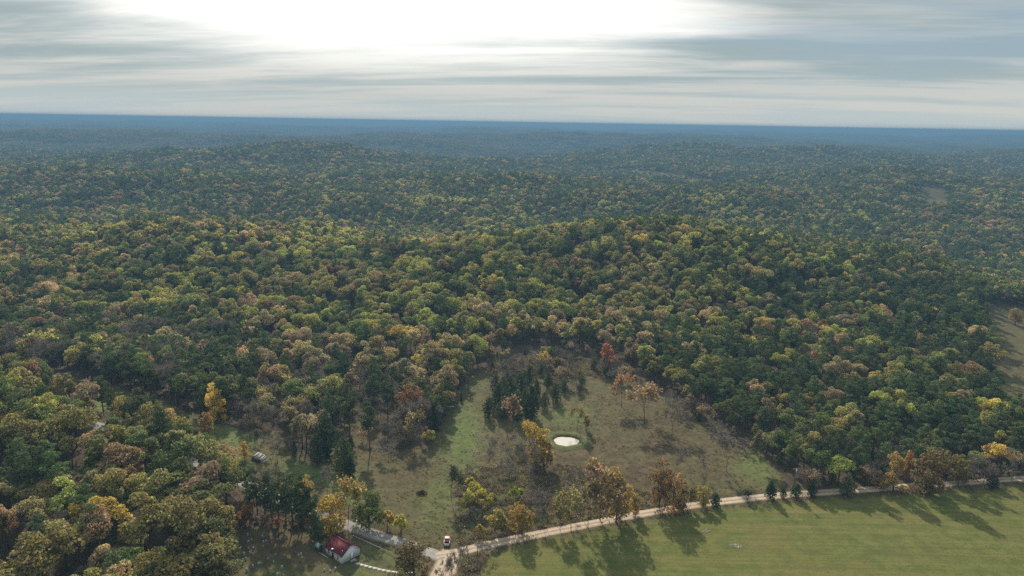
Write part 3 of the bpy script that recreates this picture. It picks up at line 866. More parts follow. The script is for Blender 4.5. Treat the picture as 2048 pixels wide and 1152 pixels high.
GRP_ROAD = 'trees along the dirt road'
GRP_PAST = 'trees standing in the pond pasture'
GRP_YARD = 'trees round the chapel and junction'
SOLO = [
    # kind, shape, base x, base y, top y, tint, width, label, group
    ('broadleaf', 0, 828, 1150, 1066, (0.105, 0.080, 0.030), 1.15, 'brown-green oak at the corner of the chapel lawn and the junction', GRP_YARD),
    ('broadleaf', 5, 662, 1058, 982, 'golden yellow', 1.2, 'golden yellow maple overhanging the maroon chapel roof', GRP_YARD),
    ('cedar', 0, 634, 1078, 1018, (0.040, 0.060, 0.022), 0.95, 'dark green cedar in front of the golden maple by the chapel', GRP_YARD),
    ('broadleaf', 2, 738, 1050, 978, (0.068, 0.082, 0.024), 1.15, 'round green tree across the paved road from the chapel', GRP_YARD),
    ('sparse', 1, 697, 1036, 958, (0.19, 0.14, 0.035), 0.8, 'thin yellow tree beside the paved road behind the golden maple', GRP_YARD),
    ('shrub', 0, 775, 1060, 1018, 'golden yellow', 0.8, 'slim yellow sapling nearest the round green tree on the road verge', GRP_YARD),
    ('shrub', 1, 800, 1068, 1030, 'lime', 0.8, 'yellow-green sapling on the verge above the corner oak', GRP_YARD),
    ('broadleaf', 3, 612, 1006, 946, (0.21, 0.15, 0.035), 0.75, 'yellow tree on the meadow edge above the paved road', GRP_YARD),
    ('broadleaf', 4, 606, 1022, 972, (0.20, 0.14, 0.03), 0.8, 'smaller gold tree just behind the row of tall pines', GRP_YARD),
    ('bare', 0, 562, 1008, 945, 'grey', 1.0, 'wide bare tree on the meadow edge near the ruined shed', GRP_YARD),
    ('bare', 2, 655, 985, 940, 'grey', 1.0, 'small bare tree on the meadow short of the pines', GRP_PAST),
    ('broadleaf', 6, 490, 920, 878, 'golden yellow', 0.8, 'gold sapling beside the ruined shed', GRP_YARD),
    ('broadleaf', 3, 431, 846, 766, 'bright yellow', 0.75, 'bright yellow tree alone against the dark wood beyond the meadow', None),
    ('broadleaf', 6, 413, 878, 818, (0.185, 0.112, 0.034), 0.75, 'yellow-topped orange tree on the crest of the near wood', None),
    # pasture
    ('broadleaf', 7, 1073, 932, 838, (0.235, 0.165, 0.026), 1.0, 'big golden cottonwood next to the pond', GRP_PAST),
    ('shrub', 2, 1086, 938, 885, (0.20, 0.13, 0.03), 0.9, 'low gold thicket at the foot of the big golden cottonwood', GRP_PAST),
    ('bare', 1, 1018, 958, 872, 'grey', 0.9, 'dark bare tree on the thicket side of the golden cottonwood', GRP_PAST),
    ('sparse', 0, 1014, 872, 798, (0.15, 0.10, 0.05), 0.85, 'half-bare brown tree below the clump of dark cedars', GRP_PAST),
    ('sparse', 2, 1243, 812, 752, (0.19, 0.105, 0.045), 1.0, 'orange-brown thin tree in the upper pasture, smaller of the pair', GRP_PAST),
    ('sparse', 2, 1288, 846, 772, (0.18, 0.115, 0.048), 1.1, 'wide orange-brown thin tree below the pine slope', GRP_PAST),
    ('sparse', 2, 1154, 862, 815, (0.14, 0.11, 0.04), 0.8, 'small twisted tree on the bank above the pond', GRP_PAST),
    ('bare', 3, 1344, 866, 806, 'grey', 0.9, 'grey bare tree on the pasture edge under the pine slope', GRP_PAST),
    ('bare', 0, 1381, 960, 900, 'grey', 0.9, 'grey bare tree in the lower pasture above the yellow roadside trees', GRP_PAST),
    ('bare', 2, 1452, 942, 872, 'grey', 1.15, 'broad pale bare tree at the foot of the pine slope', GRP_PAST),
    ('sparse', 0, 1520, 925, 862, (0.09, 0.085, 0.04), 0.8, 'thin grey-green tree at the corner of the pine slope', GRP_PAST),
    ('pine', 1, 700, 873, 768, 'dark green', 1.0, 'tall pine at the upper corner of the meadow, nearest the bare trees', GRP_PAST),
    ('pine', 2, 740, 905, 800, (0.046, 0.062, 0.024), 0.95, 'slender pine with a long bare trunk in the pasture', GRP_PAST),
    ('pine', 0, 776, 838, 752, (0.036, 0.056, 0.022), 1.0, 'tall full pine beside the rust oak at the pasture edge', GRP_PAST),
    ('cedar', 1, 690, 945, 872, 'dark green', 1.0, 'dark cedar alone at the meadow end below the slender pine', GRP_PAST),
    ('cedar', 2, 700, 956, 912, (0.022, 0.034, 0.018), 1.2, 'low black-green cedar against the foot of the lone dark cedar', GRP_PAST),
    ('cedar', 0, 655, 915, 822, (0.026, 0.040, 0.018), 1.1, 'tall dark cedar at the tip of the wood by the meadow', GRP_PAST),
    ('cedar', 1, 633, 926, 865, 'dark green', 1.0, 'middling cedar beside the tall cedar at the tip of the wood', GRP_PAST),
    ('broadleaf', 0, 822, 842, 757, (0.125, 0.070, 0.028), 0.9, 'rust-brown oak beside the tall full pine', GRP_PAST),
    ('bare', 3, 838, 872, 800, 'grey', 1.1, 'grey bare tree below the rust-brown oak', GRP_PAST),
    ('sparse', 2, 828, 888, 828, (0.15, 0.12, 0.04), 0.9, 'thin ochre tree at the tip of the wood point in the pasture', GRP_PAST),
    ('shrub', 1, 858, 888, 856, 'lime', 0.8, 'small lime bush at the wood point by the pasture track', GRP_PAST),
    ('cedar', 2, 868, 862, 806, (0.024, 0.036, 0.018), 1.1, 'black-green cedar at the end of the white pipe gate', GRP_PAST),
    ('shrub', 2, 1172, 862, 832, (0.18, 0.13, 0.035), 0.7, 'small ochre bush beside the twisted pond tree', GRP_PAST),
    ('sparse', 2, 1085, 745, 704, 'golden yellow', 0.7, 'small gold tree in the brush behind the cedar clump', GRP_PAST),
    ('broadleaf', 6, 1214, 742, 678, (0.20, 0.082, 0.030), 0.7, 'slim bright rust tree at the top of the pasture', GRP_PAST),
    ('broadleaf', 1, 978, 716, 660, 'tan', 0.8, 'ochre tree at the head of the pasture track', GRP_PAST),
    # along the dirt road
    ('broadleaf', 7, 1232, 1044, 938, (0.185, 0.135, 0.032), 0.85, 'large ochre-yellow tree over the dirt road', GRP_ROAD),
    ('sparse', 3, 1200, 1040, 936, (0.16, 0.105, 0.045), 0.85, 'thin tan tree joined to the large ochre-yellow road tree', GRP_ROAD),
    ('broadleaf', 6, 1270, 1030, 982, (0.21, 0.145, 0.03), 0.8, 'small gold tree at the side of the large ochre-yellow road tree', GRP_ROAD),
    ('sparse', 0, 1176, 1056, 968, (0.14, 0.11, 0.04), 0.75, 'nearly bare tree by the dirt road next to the tan tree', GRP_ROAD),
    ('sparse', 2, 1142, 1064, 985, (0.15, 0.13, 0.035), 0.85, 'thin yellow-leaved tree on the field side of the dirt road bend', GRP_ROAD),
    ('sparse', 1, 1120, 1060, 1000, (0.14, 0.12, 0.035), 0.8, 'thin pale tree at the narrow part of the dirt road', GRP_ROAD),
    ('bare', 1, 1160, 1030, 950, 'grey', 0.9, 'bare grey tree in the brush above the dirt road', GRP_ROAD),
    ('broadleaf', 3, 1318, 1016, 918, (0.115, 0.068, 0.028), 0.72, 'tall dark rust oak in the roadside clump', GRP_ROAD),
    ('broadleaf', 5, 1346, 1020, 944, (0.190, 0.120, 0.040), 0.85, 'wide tan-orange tree in the roadside clump', GRP_ROAD),
    ('broadleaf', 4, 1405, 1014, 970, (0.185, 0.150, 0.030), 0.95, 'small yellow tree between the roadside clump and the dirt road', GRP_ROAD),
    ('shrub', 2, 1375, 1016, 978, 'olive', 0.8, 'olive bush between the tan-orange tree and small yellow tree', GRP_ROAD),
    ('cedar', 0, 1430, 1014, 985, (0.024, 0.040, 0.018), 1.3, 'little cedar beside the small yellow road tree', GRP_ROAD),
    ('cedar', 1, 1362, 1022, 990, 'dark green', 1.0, 'little cedar at the foot of the tan-orange tree', GRP_ROAD),
    ('shrub', 0, 1495, 1000, 976, 'dusky green', 0.8, 'small dark bush alone on the road between the little cedars', GRP_ROAD),
    ('cedar', 2, 1540, 998, 960, (0.022, 0.038, 0.018), 1.45, 'stout dark cedar, biggest on the dirt road verge', GRP_ROAD),
    ('cedar', 0, 1566, 996, 974, (0.024, 0.038, 0.018), 1.2, 'smallest cedar on the verge beside the stout one', GRP_ROAD),
    ('cedar', 1, 1591, 996, 966, (0.022, 0.036, 0.017), 1.3, 'dark cedar on the verge between the smallest cedar and the bushy one', GRP_ROAD),
    ('cedar', 2, 1623, 994, 962, (0.022, 0.036, 0.017), 1.4, 'bushy cedar at the end of the verge row, toward the pine slope', GRP_ROAD),
    ('shrub', 0, 1622, 975, 945, (0.17, 0.12, 0.03), 0.7, 'small yellow-topped bush behind the bushy verge cedar', GRP_ROAD),
    ('cedar', 0, 1694, 992, 946, (0.062, 0.066, 0.034), 1.1, 'grey-green cedar alone on the field side of the road', GRP_ROAD),
    ('broadleaf', 1, 1786, 982, 902, (0.205, 0.140, 0.040), 0.85, 'pale gold tree over the far dirt road', GRP_ROAD),
    ('broadleaf', 5, 1852, 982, 884, (0.115, 0.082, 0.032), 0.92, 'big brown-olive oak, largest by the far dirt road', GRP_ROAD),
    ('broadleaf', 6, 1812, 960, 893, (0.235, 0.125, 0.030), 0.5, 'slim orange-topped tree between the pale gold tree and big oak', GRP_ROAD),
    ('broadleaf', 4, 1916, 972, 902, (0.125, 0.098, 0.034), 0.75, 'mid-sized olive-tan tree next along from the big roadside oak', GRP_ROAD),
    ('bare', 0, 1966, 974, 918, 'grey', 1.1, 'round grey bare tree near the end of the far dirt road', GRP_ROAD),
    ('bare', 3, 2022, 968, 900, 'grey', 1.0, 'tall grey bare tree at the end of the far dirt road', GRP_ROAD),
    ('cedar', 1, 1985, 975, 948, (0.026, 0.040, 0.020), 1.3, 'little dark cedar between the two bare road trees', GRP_ROAD),
    ('broadleaf', 2, 2030, 650, 612, (0.160, 0.115, 0.045), 0.9, 'tan tree standing alone on the far hillside pasture', None),
    # thicket by the junction
    ('shrub', 0, 938, 985, 950, 'lime', 0.8, 'lime sapling at the top of the roadside thicket', 'saplings in the thicket above the dirt road'),
    ('shrub', 1, 952, 1000, 962, 'lime', 0.85, 'second lime sapling below the top one in the thicket', 'saplings in the thicket above the dirt road'),
    ('shrub', 2, 948, 1022, 984, (0.21, 0.19, 0.035), 1.1, 'wide yellow-green sapling in the middle of the thicket', 'saplings in the thicket above the dirt road'),
    ('shrub', 0, 976, 1020, 984, 'lime', 1.0, 'yellow-green sapling right beside the wide one in the thicket', 'saplings in the thicket above the dirt road'),
    ('shrub', 1, 1033, 1004, 972, (0.20, 0.21, 0.035), 0.8, 'bright lime sapling standing above the gold dome tree', 'saplings in the thicket above the dirt road'),
    ('broadleaf', 2, 1044, 1068, 998, (0.165, 0.112, 0.026), 0.95, 'gold-brown dome-shaped tree beside the dirt road thicket', GRP_ROAD),
    ('shrub', 2, 988, 1062, 1022, (0.21, 0.17, 0.04), 1.0, 'yellow sapling next to the gold-brown dome tree', 'saplings in the thicket above the dirt road'),
    ('shrub', 1, 1004, 1058, 1024, 'lime', 0.7, 'lime sapling squeezed between yellow sapling and gold dome tree', 'saplings in the thicket above the dirt road'),
    ('shrub', 0, 957, 1076, 1046, (0.22, 0.17, 0.03), 0.75, 'small yellow sapling nearest the dirt road by the truck', 'saplings in the thicket above the dirt road'),
    ('sparse', 0, 902, 995, 930, (0.085, 0.088, 0.04), 0.8, 'thin grey-green tree by the leaning white post', GRP_PAST),
    ('bare', 2, 1078, 1040, 985, 'grey', 1.1, 'grey bare bush-like tree behind the gold dome tree', GRP_ROAD),
    ('bare', 3, 922, 1168, 1096, 'grey', 0.7, 'dark leafless snag beside the dirt lane', GRP_YARD),
    ('bare', 1, 886, 1180, 1126, 'grey', 0.7, 'small bare sapling growing at the lane edge', GRP_YARD),
    ('broadleaf', 0, 800, 1196, 1132, (0.09, 0.085, 0.03), 0.9, 'olive tree in front of the chapel walk', GRP_YARD),
    ('broadleaf', 7, 392, 1150, 972, (0.118, 0.098, 0.036), 0.95, 'very tall olive-tan tree, highest at the wood corner by the graveyard', GRP_YARD),
    ('broadleaf', 2, 432, 1132, 1030, (0.075, 0.080, 0.030), 0.95, 'dark green tree at the wood corner next to the uppermost gravestones', GRP_YARD),
    ('broadleaf', 0, 436, 1190, 1082, (0.090, 0.085, 0.032), 0.95, 'green tree at the wood edge beside the slanting row of gravestones', GRP_YARD),
    ('broadleaf', 1, 452, 1078, 1000, (0.115, 0.070, 0.036), 0.9, 'brown tree at the top corner of the graveyard', GRP_YARD),
    ('broadleaf', 4, 492, 1052, 1002, (0.19, 0.085, 0.028), 0.75, 'orange-rust small tree in shade at the back of the graveyard', GRP_YARD),
]
CEDARS = [(976, 836, 792), (996, 818, 764), (1008, 836, 790), (1022, 806, 748), (1034, 838, 778), (1050, 818, 776), (1064, 834, 770), (1090, 818, 782), (1112, 806, 762), (1042, 786, 742), (1074, 792, 758), (1008, 786, 750), (1128, 786, 760), (990, 778, 748), (1096, 776, 744), (1058, 770, 736)]
for k, (x_, y_, t_) in enumerate(CEDARS):
    SOLO.append(('cedar', k * 2 + k // 3, x_, y_, t_, [(0.028, 0.042, 0.018), (0.036, 0.048, 0.020), (0.044, 0.054, 0.022)][k % 3], [1.0, 1.3, 1.15, 0.9][k % 4], 'dark cedar packed in the clump above the half-bare brown tree', 'cedars in the pasture clump'))
PINES = [(624, 1060, 975), (606, 1062, 968), (600, 1056, 952), (586, 1058, 944), (572, 1050, 958), (557, 1052, 946), (545, 1046, 950), (530, 1040, 948), (515, 1034, 944), (503, 1040, 962)]
NTH = ['first', 'second', 'third', 'fourth', 'fifth', 'sixth', 'seventh', 'eighth', 'ninth', 'last']
for k, (x_, y_, t_) in enumerate(PINES):
    SOLO.append(('pine', [1, 3, 3][k % 3], x_, y_, t_, [(0.034, 0.052, 0.022), (0.054, 0.068, 0.026)][k % 2], 0.85, f'tall bare-stemmed pine behind the graveyard, {NTH[k]} from the chapel end of the row', 'pines in the row behind the graveyard'))
for k, (kind, var, px, py, top, tint, wide, label, grp) in enumerate(SOLO):
    kind = 'full' if kind == 'broadleaf' else kind
    b, H = base_top(px, py, top)
    tc_ = TINT[tint] if isinstance(tint, str) else [v * 2.0 for v in tint]
    plant(kind, var, b.x, b.y, H, random.uniform(0, 6.28), tc_, label, grp, wide)
    TAKEN.append((b.x, b.y, 1.6 if kind in ('shrub', 'cedar') else 3.6))

rb = np.random.default_rng(77)
CREST_B = np.array([(-100, 750), (100, 788), (300, 850), (400, 892), (470, 925), (540, 960)])
CREST_T = np.array([(-400, 690), (0, 701), (60, 706), (130, 735), (210, 757), (300, 790), (380, 828), (440, 868), (480, 912), (540, 962)])
px = -30.0
while px < 465:
    cname = ['olive', 'green', 'yellow-green', 'olive', 'tan', 'rust-brown', 'dark green', 'green'][int(rb.integers(0, 8))]
    py = float(np.interp(px, CREST_B[:, 0], CREST_B[:, 1])) + rb.uniform(8, 26)
    top = float(np.interp(px, CREST_T[:, 0], CREST_T[:, 1])) + rb.uniform(-3, 12)
    b, H = base_top(px, py, top)
    kd = 'pine' if cname == 'dark green' else 'full'
    word = 'pine' if kd == 'pine' else 'broadleaf tree'
    plant(kd, int(rb.integers(0, 8)), b.x, b.y, H, float(rb.uniform(0, 6.28)), [v * float(rb.uniform(.85, 1.2)) for v in TINT[cname]],
          f'{cname} {word} in the crest row of the near wood, facing the dark meadow strip', 'crest row of the near wood', float(rb.uniform(0.72, 0.95)) if H > 13 else 1.1)
    TAKEN.append((b.x, b.y, 3.5))
    px += rb.uniform(17, 30)
BRUSHY = [([(925, 1080), (915, 970), (945, 940), (1090, 930), (1190, 955), (1260, 985), (1150, 1035), (1000, 1065)], 40, 'leafless grey-brown bush in the thicket above the dirt road', 'leafless bushes of the roadside thicket'),
          ([(985, 752), (990, 705), (1120, 700), (1245, 730), (1240, 756), (1140, 752), (1060, 752)], 40, 'leafless grey-brown bush in the brush behind the cedar clump', 'leafless bushes behind the cedar clump'),
          ([(905, 1150), (930, 1115), (975, 1103), (940, 1150)], 3, 'leafless bush on the wedge between lane and field', 'leafless bushes by the lane')]
EDGE = [([(955, 800), (985, 745), (1060, 735), (1250, 735), (1290, 765), (1190, 775), (1130, 800), (1100, 760), (1010, 760)], 46),
        ([(862, 850), (900, 780), (940, 742), (970, 742), (955, 790), (900, 850), (870, 885)], 7), ([(1275, 770), (1390, 820), (1500, 900), (1480, 915), (1400, 870), (1310, 815), (1262, 775)], 20),
        ([(690, 870), (760, 850), (850, 905), (760, 925), (700, 920)], 8), ([(480, 850), (560, 870), (620, 930), (560, 925), (490, 890)], 8), ([(1580, 968), (1780, 955), (1780, 975), (1600, 984)], 14), ([(1880, 950), (2048, 935), (2048, 955), (1890, 968)], 10)]
for poly, nn in EDGE:
    pa = np.array(poly); got = 0
    while got < nn:
        px, py = rb.uniform(pa[:, 0].min(), pa[:, 0].max()), rb.uniform(pa[:, 1].min(), pa[:, 1].max())
        if not inpoly(np.array([px]), np.array([py]), poly)[0]:
            continue
        q = W(px, py); got += 1
        kd = ['bare', 'sparse', 'cedar', 'shrub', 'bare', 'full'][int(rb.integers(0, 6))]
        cname = {'bare': 'grey', 'cedar': 'dark green'}.get(kd) or ['olive', 'tan', 'dull brown', 'dusky green'][int(rb.integers(0, 4))]
        H = {'bare': rb.uniform(5, 9), 'sparse': rb.uniform(5, 9), 'cedar': rb.uniform(3, 7), 'shrub': rb.uniform(2, 4), 'full': rb.uniform(5, 9)}[kd]
        wd_ = {'bare': 'leafless tree', 'sparse': 'half-bare tree', 'cedar': 'young cedar', 'shrub': 'bush', 'full': 'small broadleaf tree'}[kd]
        where = ['in the brush at the head of the pasture', 'at the mouth of the pasture track', 'scattered below the pine slope edge', 'on the brown bank by the slender pine', 'on the meadow by the ruined shed', 'in the ditch under the pine slope', 'along the far end of the dirt road'][EDGE.index((poly, nn))]
        plant(kd, int(rb.integers(0, 12)), q.x, q.y, float(H), float(rb.uniform(0, 6.28)), TINT[cname], f'{cname} {wd_} {where}', 'scattered growth ' + where, float(rb.uniform(.9, 1.25)))
        TAKEN.append((q.x, q.y, 1.5))
for k in range(14):
    q = W(470 + 12.5 * k + rb.uniform(-5, 5), 1040 + 1.5 * k + rb.uniform(-6, 6))
    cname = ['rust-brown', 'dull brown', 'tan', 'dusky green'][int(rb.integers(0, 4))]
    plant('shrub', k, q.x, q.y, float(rb.uniform(1.6, 3.8)), float(rb.uniform(0, 6.28)), TINT[cname], f'{cname} bush among the stems of the pine row', 'bushes under the pine row', 1.1)
for poly, nn, lab, grp in BRUSHY:
    pa = np.array(poly); got = 0
    while got < nn:
        px, py = rb.uniform(pa[:, 0].min(), pa[:, 0].max()), rb.uniform(pa[:, 1].min(), pa[:, 1].max())
        if not inpoly(np.array([px]), np.array([py]), poly)[0]:
            continue
        q = W(px, py); got += 1
        o = plant('bare', int(rb.integers(0, 4)), q.x, q.y, float(rb.uniform(2.6, 5.6)), float(rb.uniform(0, 6.28)), TINT['grey'], lab, grp, float(rb.uniform(1.0, 1.5)))
        o.name = 'bare_bush'; o['category'] = 'bush'

# ------------------------------------------------------------------ the woods
def jgrid(s, x0, x1, y0, y1, rng, jit=0.42):
    nx, ny = int((x1 - x0) / s), int((y1 - y0) / (s * 0.87))
    ii, jj = np.meshgrid(np.arange(nx), np.arange(ny), indexing='ij')
    x = x0 + (ii + 0.5 * (jj % 2)) * s + rng.uniform(-jit, jit, ii.shape) * s
    y = y0 + jj * s * 0.87 + rng.uniform(-jit, jit, ii.shape) * s
    return x.ravel(), y.ravel()


NEAR_SLOPE = [(-900, 705), (-100, 750), (100, 788), (300, 850), (400, 892), (470, 925), (540, 960), (620, 1015), (640, 1062), (560, 1046), (470, 1058), (452, 1150), (420, 1240), (380, 1700), (-1500, 1700)]
PINE_SLOPE = [(1262, 738), (1440, 862), (1585, 988), (2400, 985), (2400, 590), (1750, 570), (1500, 590), (1330, 660)]
THICKET = [(975, 752), (985, 700), (1120, 690), (1260, 725), (1262, 760), (1140, 760), (1060, 760)]


def classify(x, y, z, PX, PY, rng):
    """kind (0 broadleaf, 1 pine, 2 bare, 3 thin-leaved, 4 cedar) and colour name index for each tree."""
    n = len(x)
    near = inpoly(PX, PY, NEAR_SLOPE); pines = inpoly(PX, PY, PINE_SLOPE); thick = inpoly(PX, PY, THICKET)
    q = fbm(x + 700, y, 90, 2); q2 = fbm(x - 200, y + 400, 75, 2); q3 = fbm(x + 1900, y - 700, 160, 2)
    ppine = np.full(n, 0.10) + 0.25 * np.clip(q, 0, 1)
    ppine = np.where(near, 0.10 + 0.55 * np.clip(q2, 0, 1), ppine)
    ppine = np.where(pines, 0.46 + 0.9 * q2, ppine)
    ppine = np.where((PY < 640) & (PX > 1450) & ~pines, 0.42 + 0.5 * q, ppine)
    ppine = np.where((PY < 470), 0.34 + 0.5 * q, ppine)
    ppine = np.where((PY > 470) & (PY < 700) & (PX < 1500) & (PX > 500), ppine * 0.6, ppine)
    edge = inpoly(PX, PY, [(380, 690), (760, 690), (860, 760), (880, 850), (760, 850), (700, 830), (660, 900), (560, 880), (440, 820)])
    pbare = np.where(edge, 0.34, np.where(thick, 0.5, np.where(pines, 0.05, 0.035)))
    pbare = pbare + np.where((PY > 690) & (PX < 450) & ~near, 0.12, 0)
    psp = np.where(edge, 0.18, np.where(thick, 0.25, np.where(near, 0.03, 0.05)))
    pced = np.where(edge, 0.12, np.where(thick, 0.2, 0.0)) + np.where(pines & (PY > 880), 0.12, 0)
    u = rng.random(n)
    kind = np.zeros(n, int)
    kind[u < ppine + pbare + psp + pced] = 4
    kind[u < ppine + pbare + psp] = 3
    kind[u < ppine + pbare] = 2
    kind[u < ppine] = 1
    cols = ['green', 'olive', 'yellow-green', 'tan', 'rust-brown', 'golden yellow', 'dull brown', 'dusky green']
    base = np.array([0.24, 0.30, 0.18, 0.11, 0.03, 0.006, 0.07, 0.07])
    Wt = np.tile(base, (n, 1))
    Wt[near] = [0.16, 0.42, 0.11, 0.15, 0.05, 0.008, 0.06, 0.05]
    crest = (PY > 410) & (PY < 660) & (PX > 600) & (PX < 1800)
    Wt[crest] = [0.34, 0.26, 0.36, 0.03, 0.02, 0.003, 0.015, 0.03]
    Wt[pines] = [0.27, 0.26, 0.18, 0.12, 0.06, 0.012, 0.07, 0.04]
    orange = inpoly(PX, PY, [(720, 660), (960, 640), (1300, 650), (1330, 700), (1260, 740), (1000, 740), (900, 770), (720, 730)])
    Wt[orange] = [0.10, 0.15, 0.12, 0.20, 0.26, 0.04, 0.13, 0.0]
    Wt[edge] = [0.08, 0.14, 0.06, 0.28, 0.12, 0.004, 0.27, 0.05]
    far = PY < 400
    Wt[far] = [0.32, 0.26, 0.05, 0.06, 0.035, 0.003, 0.08, 0.20]
    q4 = fbm(x + 3300, y + 1200, 115, 2)
    Wt[:, 4] *= np.clip(0.55 + 4.5 * q3, 0.03, 4); Wt[:, 3] *= np.clip(0.75 + 3.0 * q2, 0.08, 3); Wt[:, 2] *= np.clip(0.9 - 4.0 * q4, 0.08, 4); Wt[:, 0] *= np.clip(1 - 3.2 * q2, 0.1, 4); Wt[:, 1] *= np.clip(1 + 2.0 * q4, 0.2, 3)
    shade_wall = (PX < 470) & (PY > 655) & ~near
    Wt[shade_wall] = [0.22, 0.10, 0.02, 0.05, 0.05, 0.0, 0.22, 0.34]  # darker tree colours put in for the shaded front of this wood
    kind = np.where(shade_wall & (rng.random(n) < 0.25), 1, kind)
    Wt /= Wt.sum(1, keepdims=True)
    cu = np.cumsum(Wt, 1)
    ci = (rng.random(n)[:, None] > cu).sum(1).clip(0, 7)
    return kind, ci, near, pines, cols


def tints(kind, ci, cols, rng, var=0.16):
    T = np.array([TINT[c] for c in cols])[ci]
    pn = np.array([TINT['dark green'], TINT['blue-green'], (0.092, 0.118, 0.046), (0.112, 0.132, 0.048)])[rng.integers(0, 4, len(ci))]
    T = np.where((kind == 1)[:, None] | (kind == 4)[:, None], pn, T)
    T = T * np.exp(rng.normal(size=(len(ci), 1)) * var) * np.exp(rng.normal(size=(len(ci), 3)) * 0.05)
    return T * np.array([1.15, 1.26, 1.12])


def open_ground(PX, PY, m=0):
    o = inpoly(PX, PY, FIELD) | inpoly(PX, PY, PASTURE) | inpoly(PX, PY, PATCH) | inpoly(PX, PY, LAWN)
    for c in CLEARINGS:
        o |= inpoly(PX, PY, c)
    return o


def wood_points(s, r0, r1, azmax, rng):
    xm = r1 * math.sin(azmax)
    x, y = jgrid(s, -xm, xm, r0 * math.cos(azmax) * 0.9, r1, rng)
    r = np.hypot(x, y); a = np.abs(np.arctan2(x, y))
    k = (r >= r0) & (r < r1) & (a < azmax)
    x, y = x[k], y[k]
    z = terrain(x, y)
    PX, PY, FD = project(x, y, z)
    wob = 6
    k = ~open_ground(PX + wob * fbm(x, y, 20, 1), PY + wob * fbm(x + 40, y, 20, 1))
    nr_ = np.hypot(x, y) < 800
    k[nr_] &= road_dist(x[nr_], y[nr_]) > 2.2
    if r0 < 400:
        k &= ~((PY > 1060) & (PX > 436))
        for tx, ty, tr in TAKEN:
            k &= np.hypot(x - tx, y - ty) > tr
    return x[k], y[k], z[k], PX[k], PY[k]


rng1 = np.random.default_rng(21)
x, y, z, PX, PY = wood_points(7.3, 150, 680, rad(50), rng1)
kind, ci, near, pineslope, cols = classify(x, y, z, PX, PY, rng1)
keep = (kind == 1) | (kind == 4) | (rng1.random(len(x)) < 0.62)
x, y, z, PX, PY, kind, ci, near, pineslope = [a[keep] for a in (x, y, z, PX, PY, kind, ci, near, pineslope)]
T = tints(kind, ci, cols, rng1)
Hx = 0
thick = inpoly(PX, PY, THICKET)
SLOPE_TOP = np.array([(-400, 690), (0, 701), (60, 706), (130, 735), (210, 757), (300, 790), (380, 828), (440, 868), (480, 912), (540, 962), (640, 1040)])
Hm = np.where(kind == 1, rng1.uniform(15, 20, len(x)), np.where(kind == 2, rng1.uniform(8, 12.5, len(x)), np.where(kind == 3, rng1.uniform(9, 13, len(x)), np.where(kind == 4, rng1.uniform(5, 9, len(x)), rng1.uniform(12, 18.5, len(x))))))
Hm = np.where(near & (kind == 0), Hm * 1.05, Hm)
Hm = np.where(pineslope & (kind != 4), Hm * 0.9, Hm)
Hm = np.where(thick, Hm * 0.55, Hm)
Hm = np.where((PX < 470) & (PY > 640) & ~near, np.maximum(Hm, rng1.uniform(15.5, 20, len(x))), Hm)
for _ in range(3):
    TX, TY, _f = project(x, y, z + Hm)
    over = np.interp(TX, SLOPE_TOP[:, 0], SLOPE_TOP[:, 1]) - TY
    Hm = np.where(near & (over > 0), Hm - over / 4.6, Hm)
kp = Hm > 3.0
for (_k, _v, spx, spy, stop, _t, _w, _l, _g) in SOLO + [(0, 0, 519, 924, 904, 0, 0, 0, 0), (0, 0, 536, 922, 904, 0, 0, 0, 0), (0, 0, 502, 924, 904, 0, 0, 0, 0),]:      # keep the view of the trees that stand apart
    if spy < 1010:
        kp &= ~((np.abs(PX - spx) < 20) & (PY > spy - 2) & (TY < spy - 0.25 * (spy - stop)))
kp &= ~(near & (Hm < 7.5) & (rng1.random(len(x)) < 0.5))
x, y, z, PX, PY, kind, ci, near, pineslope, T, Hm = [a[kp] for a in (x, y, z, PX, PY, kind, ci, near, pineslope, T, Hm)]
rz = rng1.uniform(0, 6.28, len(x)); var = rng1.integers(0, 24, len(x)); wide = rng1.uniform(0.92, 1.25, len(x)); wide[kind == 1] *= 1.12
KN = ['broadleaf', 'pine', 'bare', 'sparse', 'cedar']
# the largest that show become things of their own
_, _, FD = project(x, y, z + Hm * 0.6)
TX, TY, _ = project(x, y, z + Hm)
size = Hm / FD
inframe = (TX > -15) & (TX < 2063) & (TY < 1150)
LIMIT = {'broadleaf': 215, 'pine': 200, 'bare': 60, 'sparse': 45, 'cedar': 45}
single = np.zeros(len(x), bool)
for k, kn in enumerate(KN):
    idx = np.where(inframe & (kind == k))[0]
    idx = idx[np.argsort(-size[idx])][:LIMIT[kn]]
    single[idx] = True

WOODS = {
    0: ('near wood', W(685, 1110), 'chapel', 'trees of the near wood beside the graveyard'),
    1: ('pine slope', W(1132, 881), 'pond', 'trees of the pine slope above the dirt road'),
    2: ('meadow wood', W(520, 913), 'ruined shed', 'trees of the wood behind the meadow'),
    3: ('pasture head wood', W(1132, 881), 'pond', 'trees of the wood at the head of the pasture'),
}
wood = np.where(near, 0, np.where(pineslope, 1, np.where(PX < 900, 2, 3)))
KWORD = {'broadleaf': 'broadleaf tree', 'pine': 'pine', 'bare': 'leafless tree', 'sparse': 'half-bare tree', 'cedar': 'low cedar'}
sel = np.where(single)[0]
COLW = {}
for i in sel:
    kn = KN[kind[i]]
    COLW[i] = cols[ci[i]] if kn in ('broadleaf', 'sparse') else ('dark green' if kn in ('pine', 'cedar') else 'grey')
classes = {}
for i in sel:
    classes.setdefault((int(wood[i]), KN[kind[i]], COLW[i]), []).append(i)
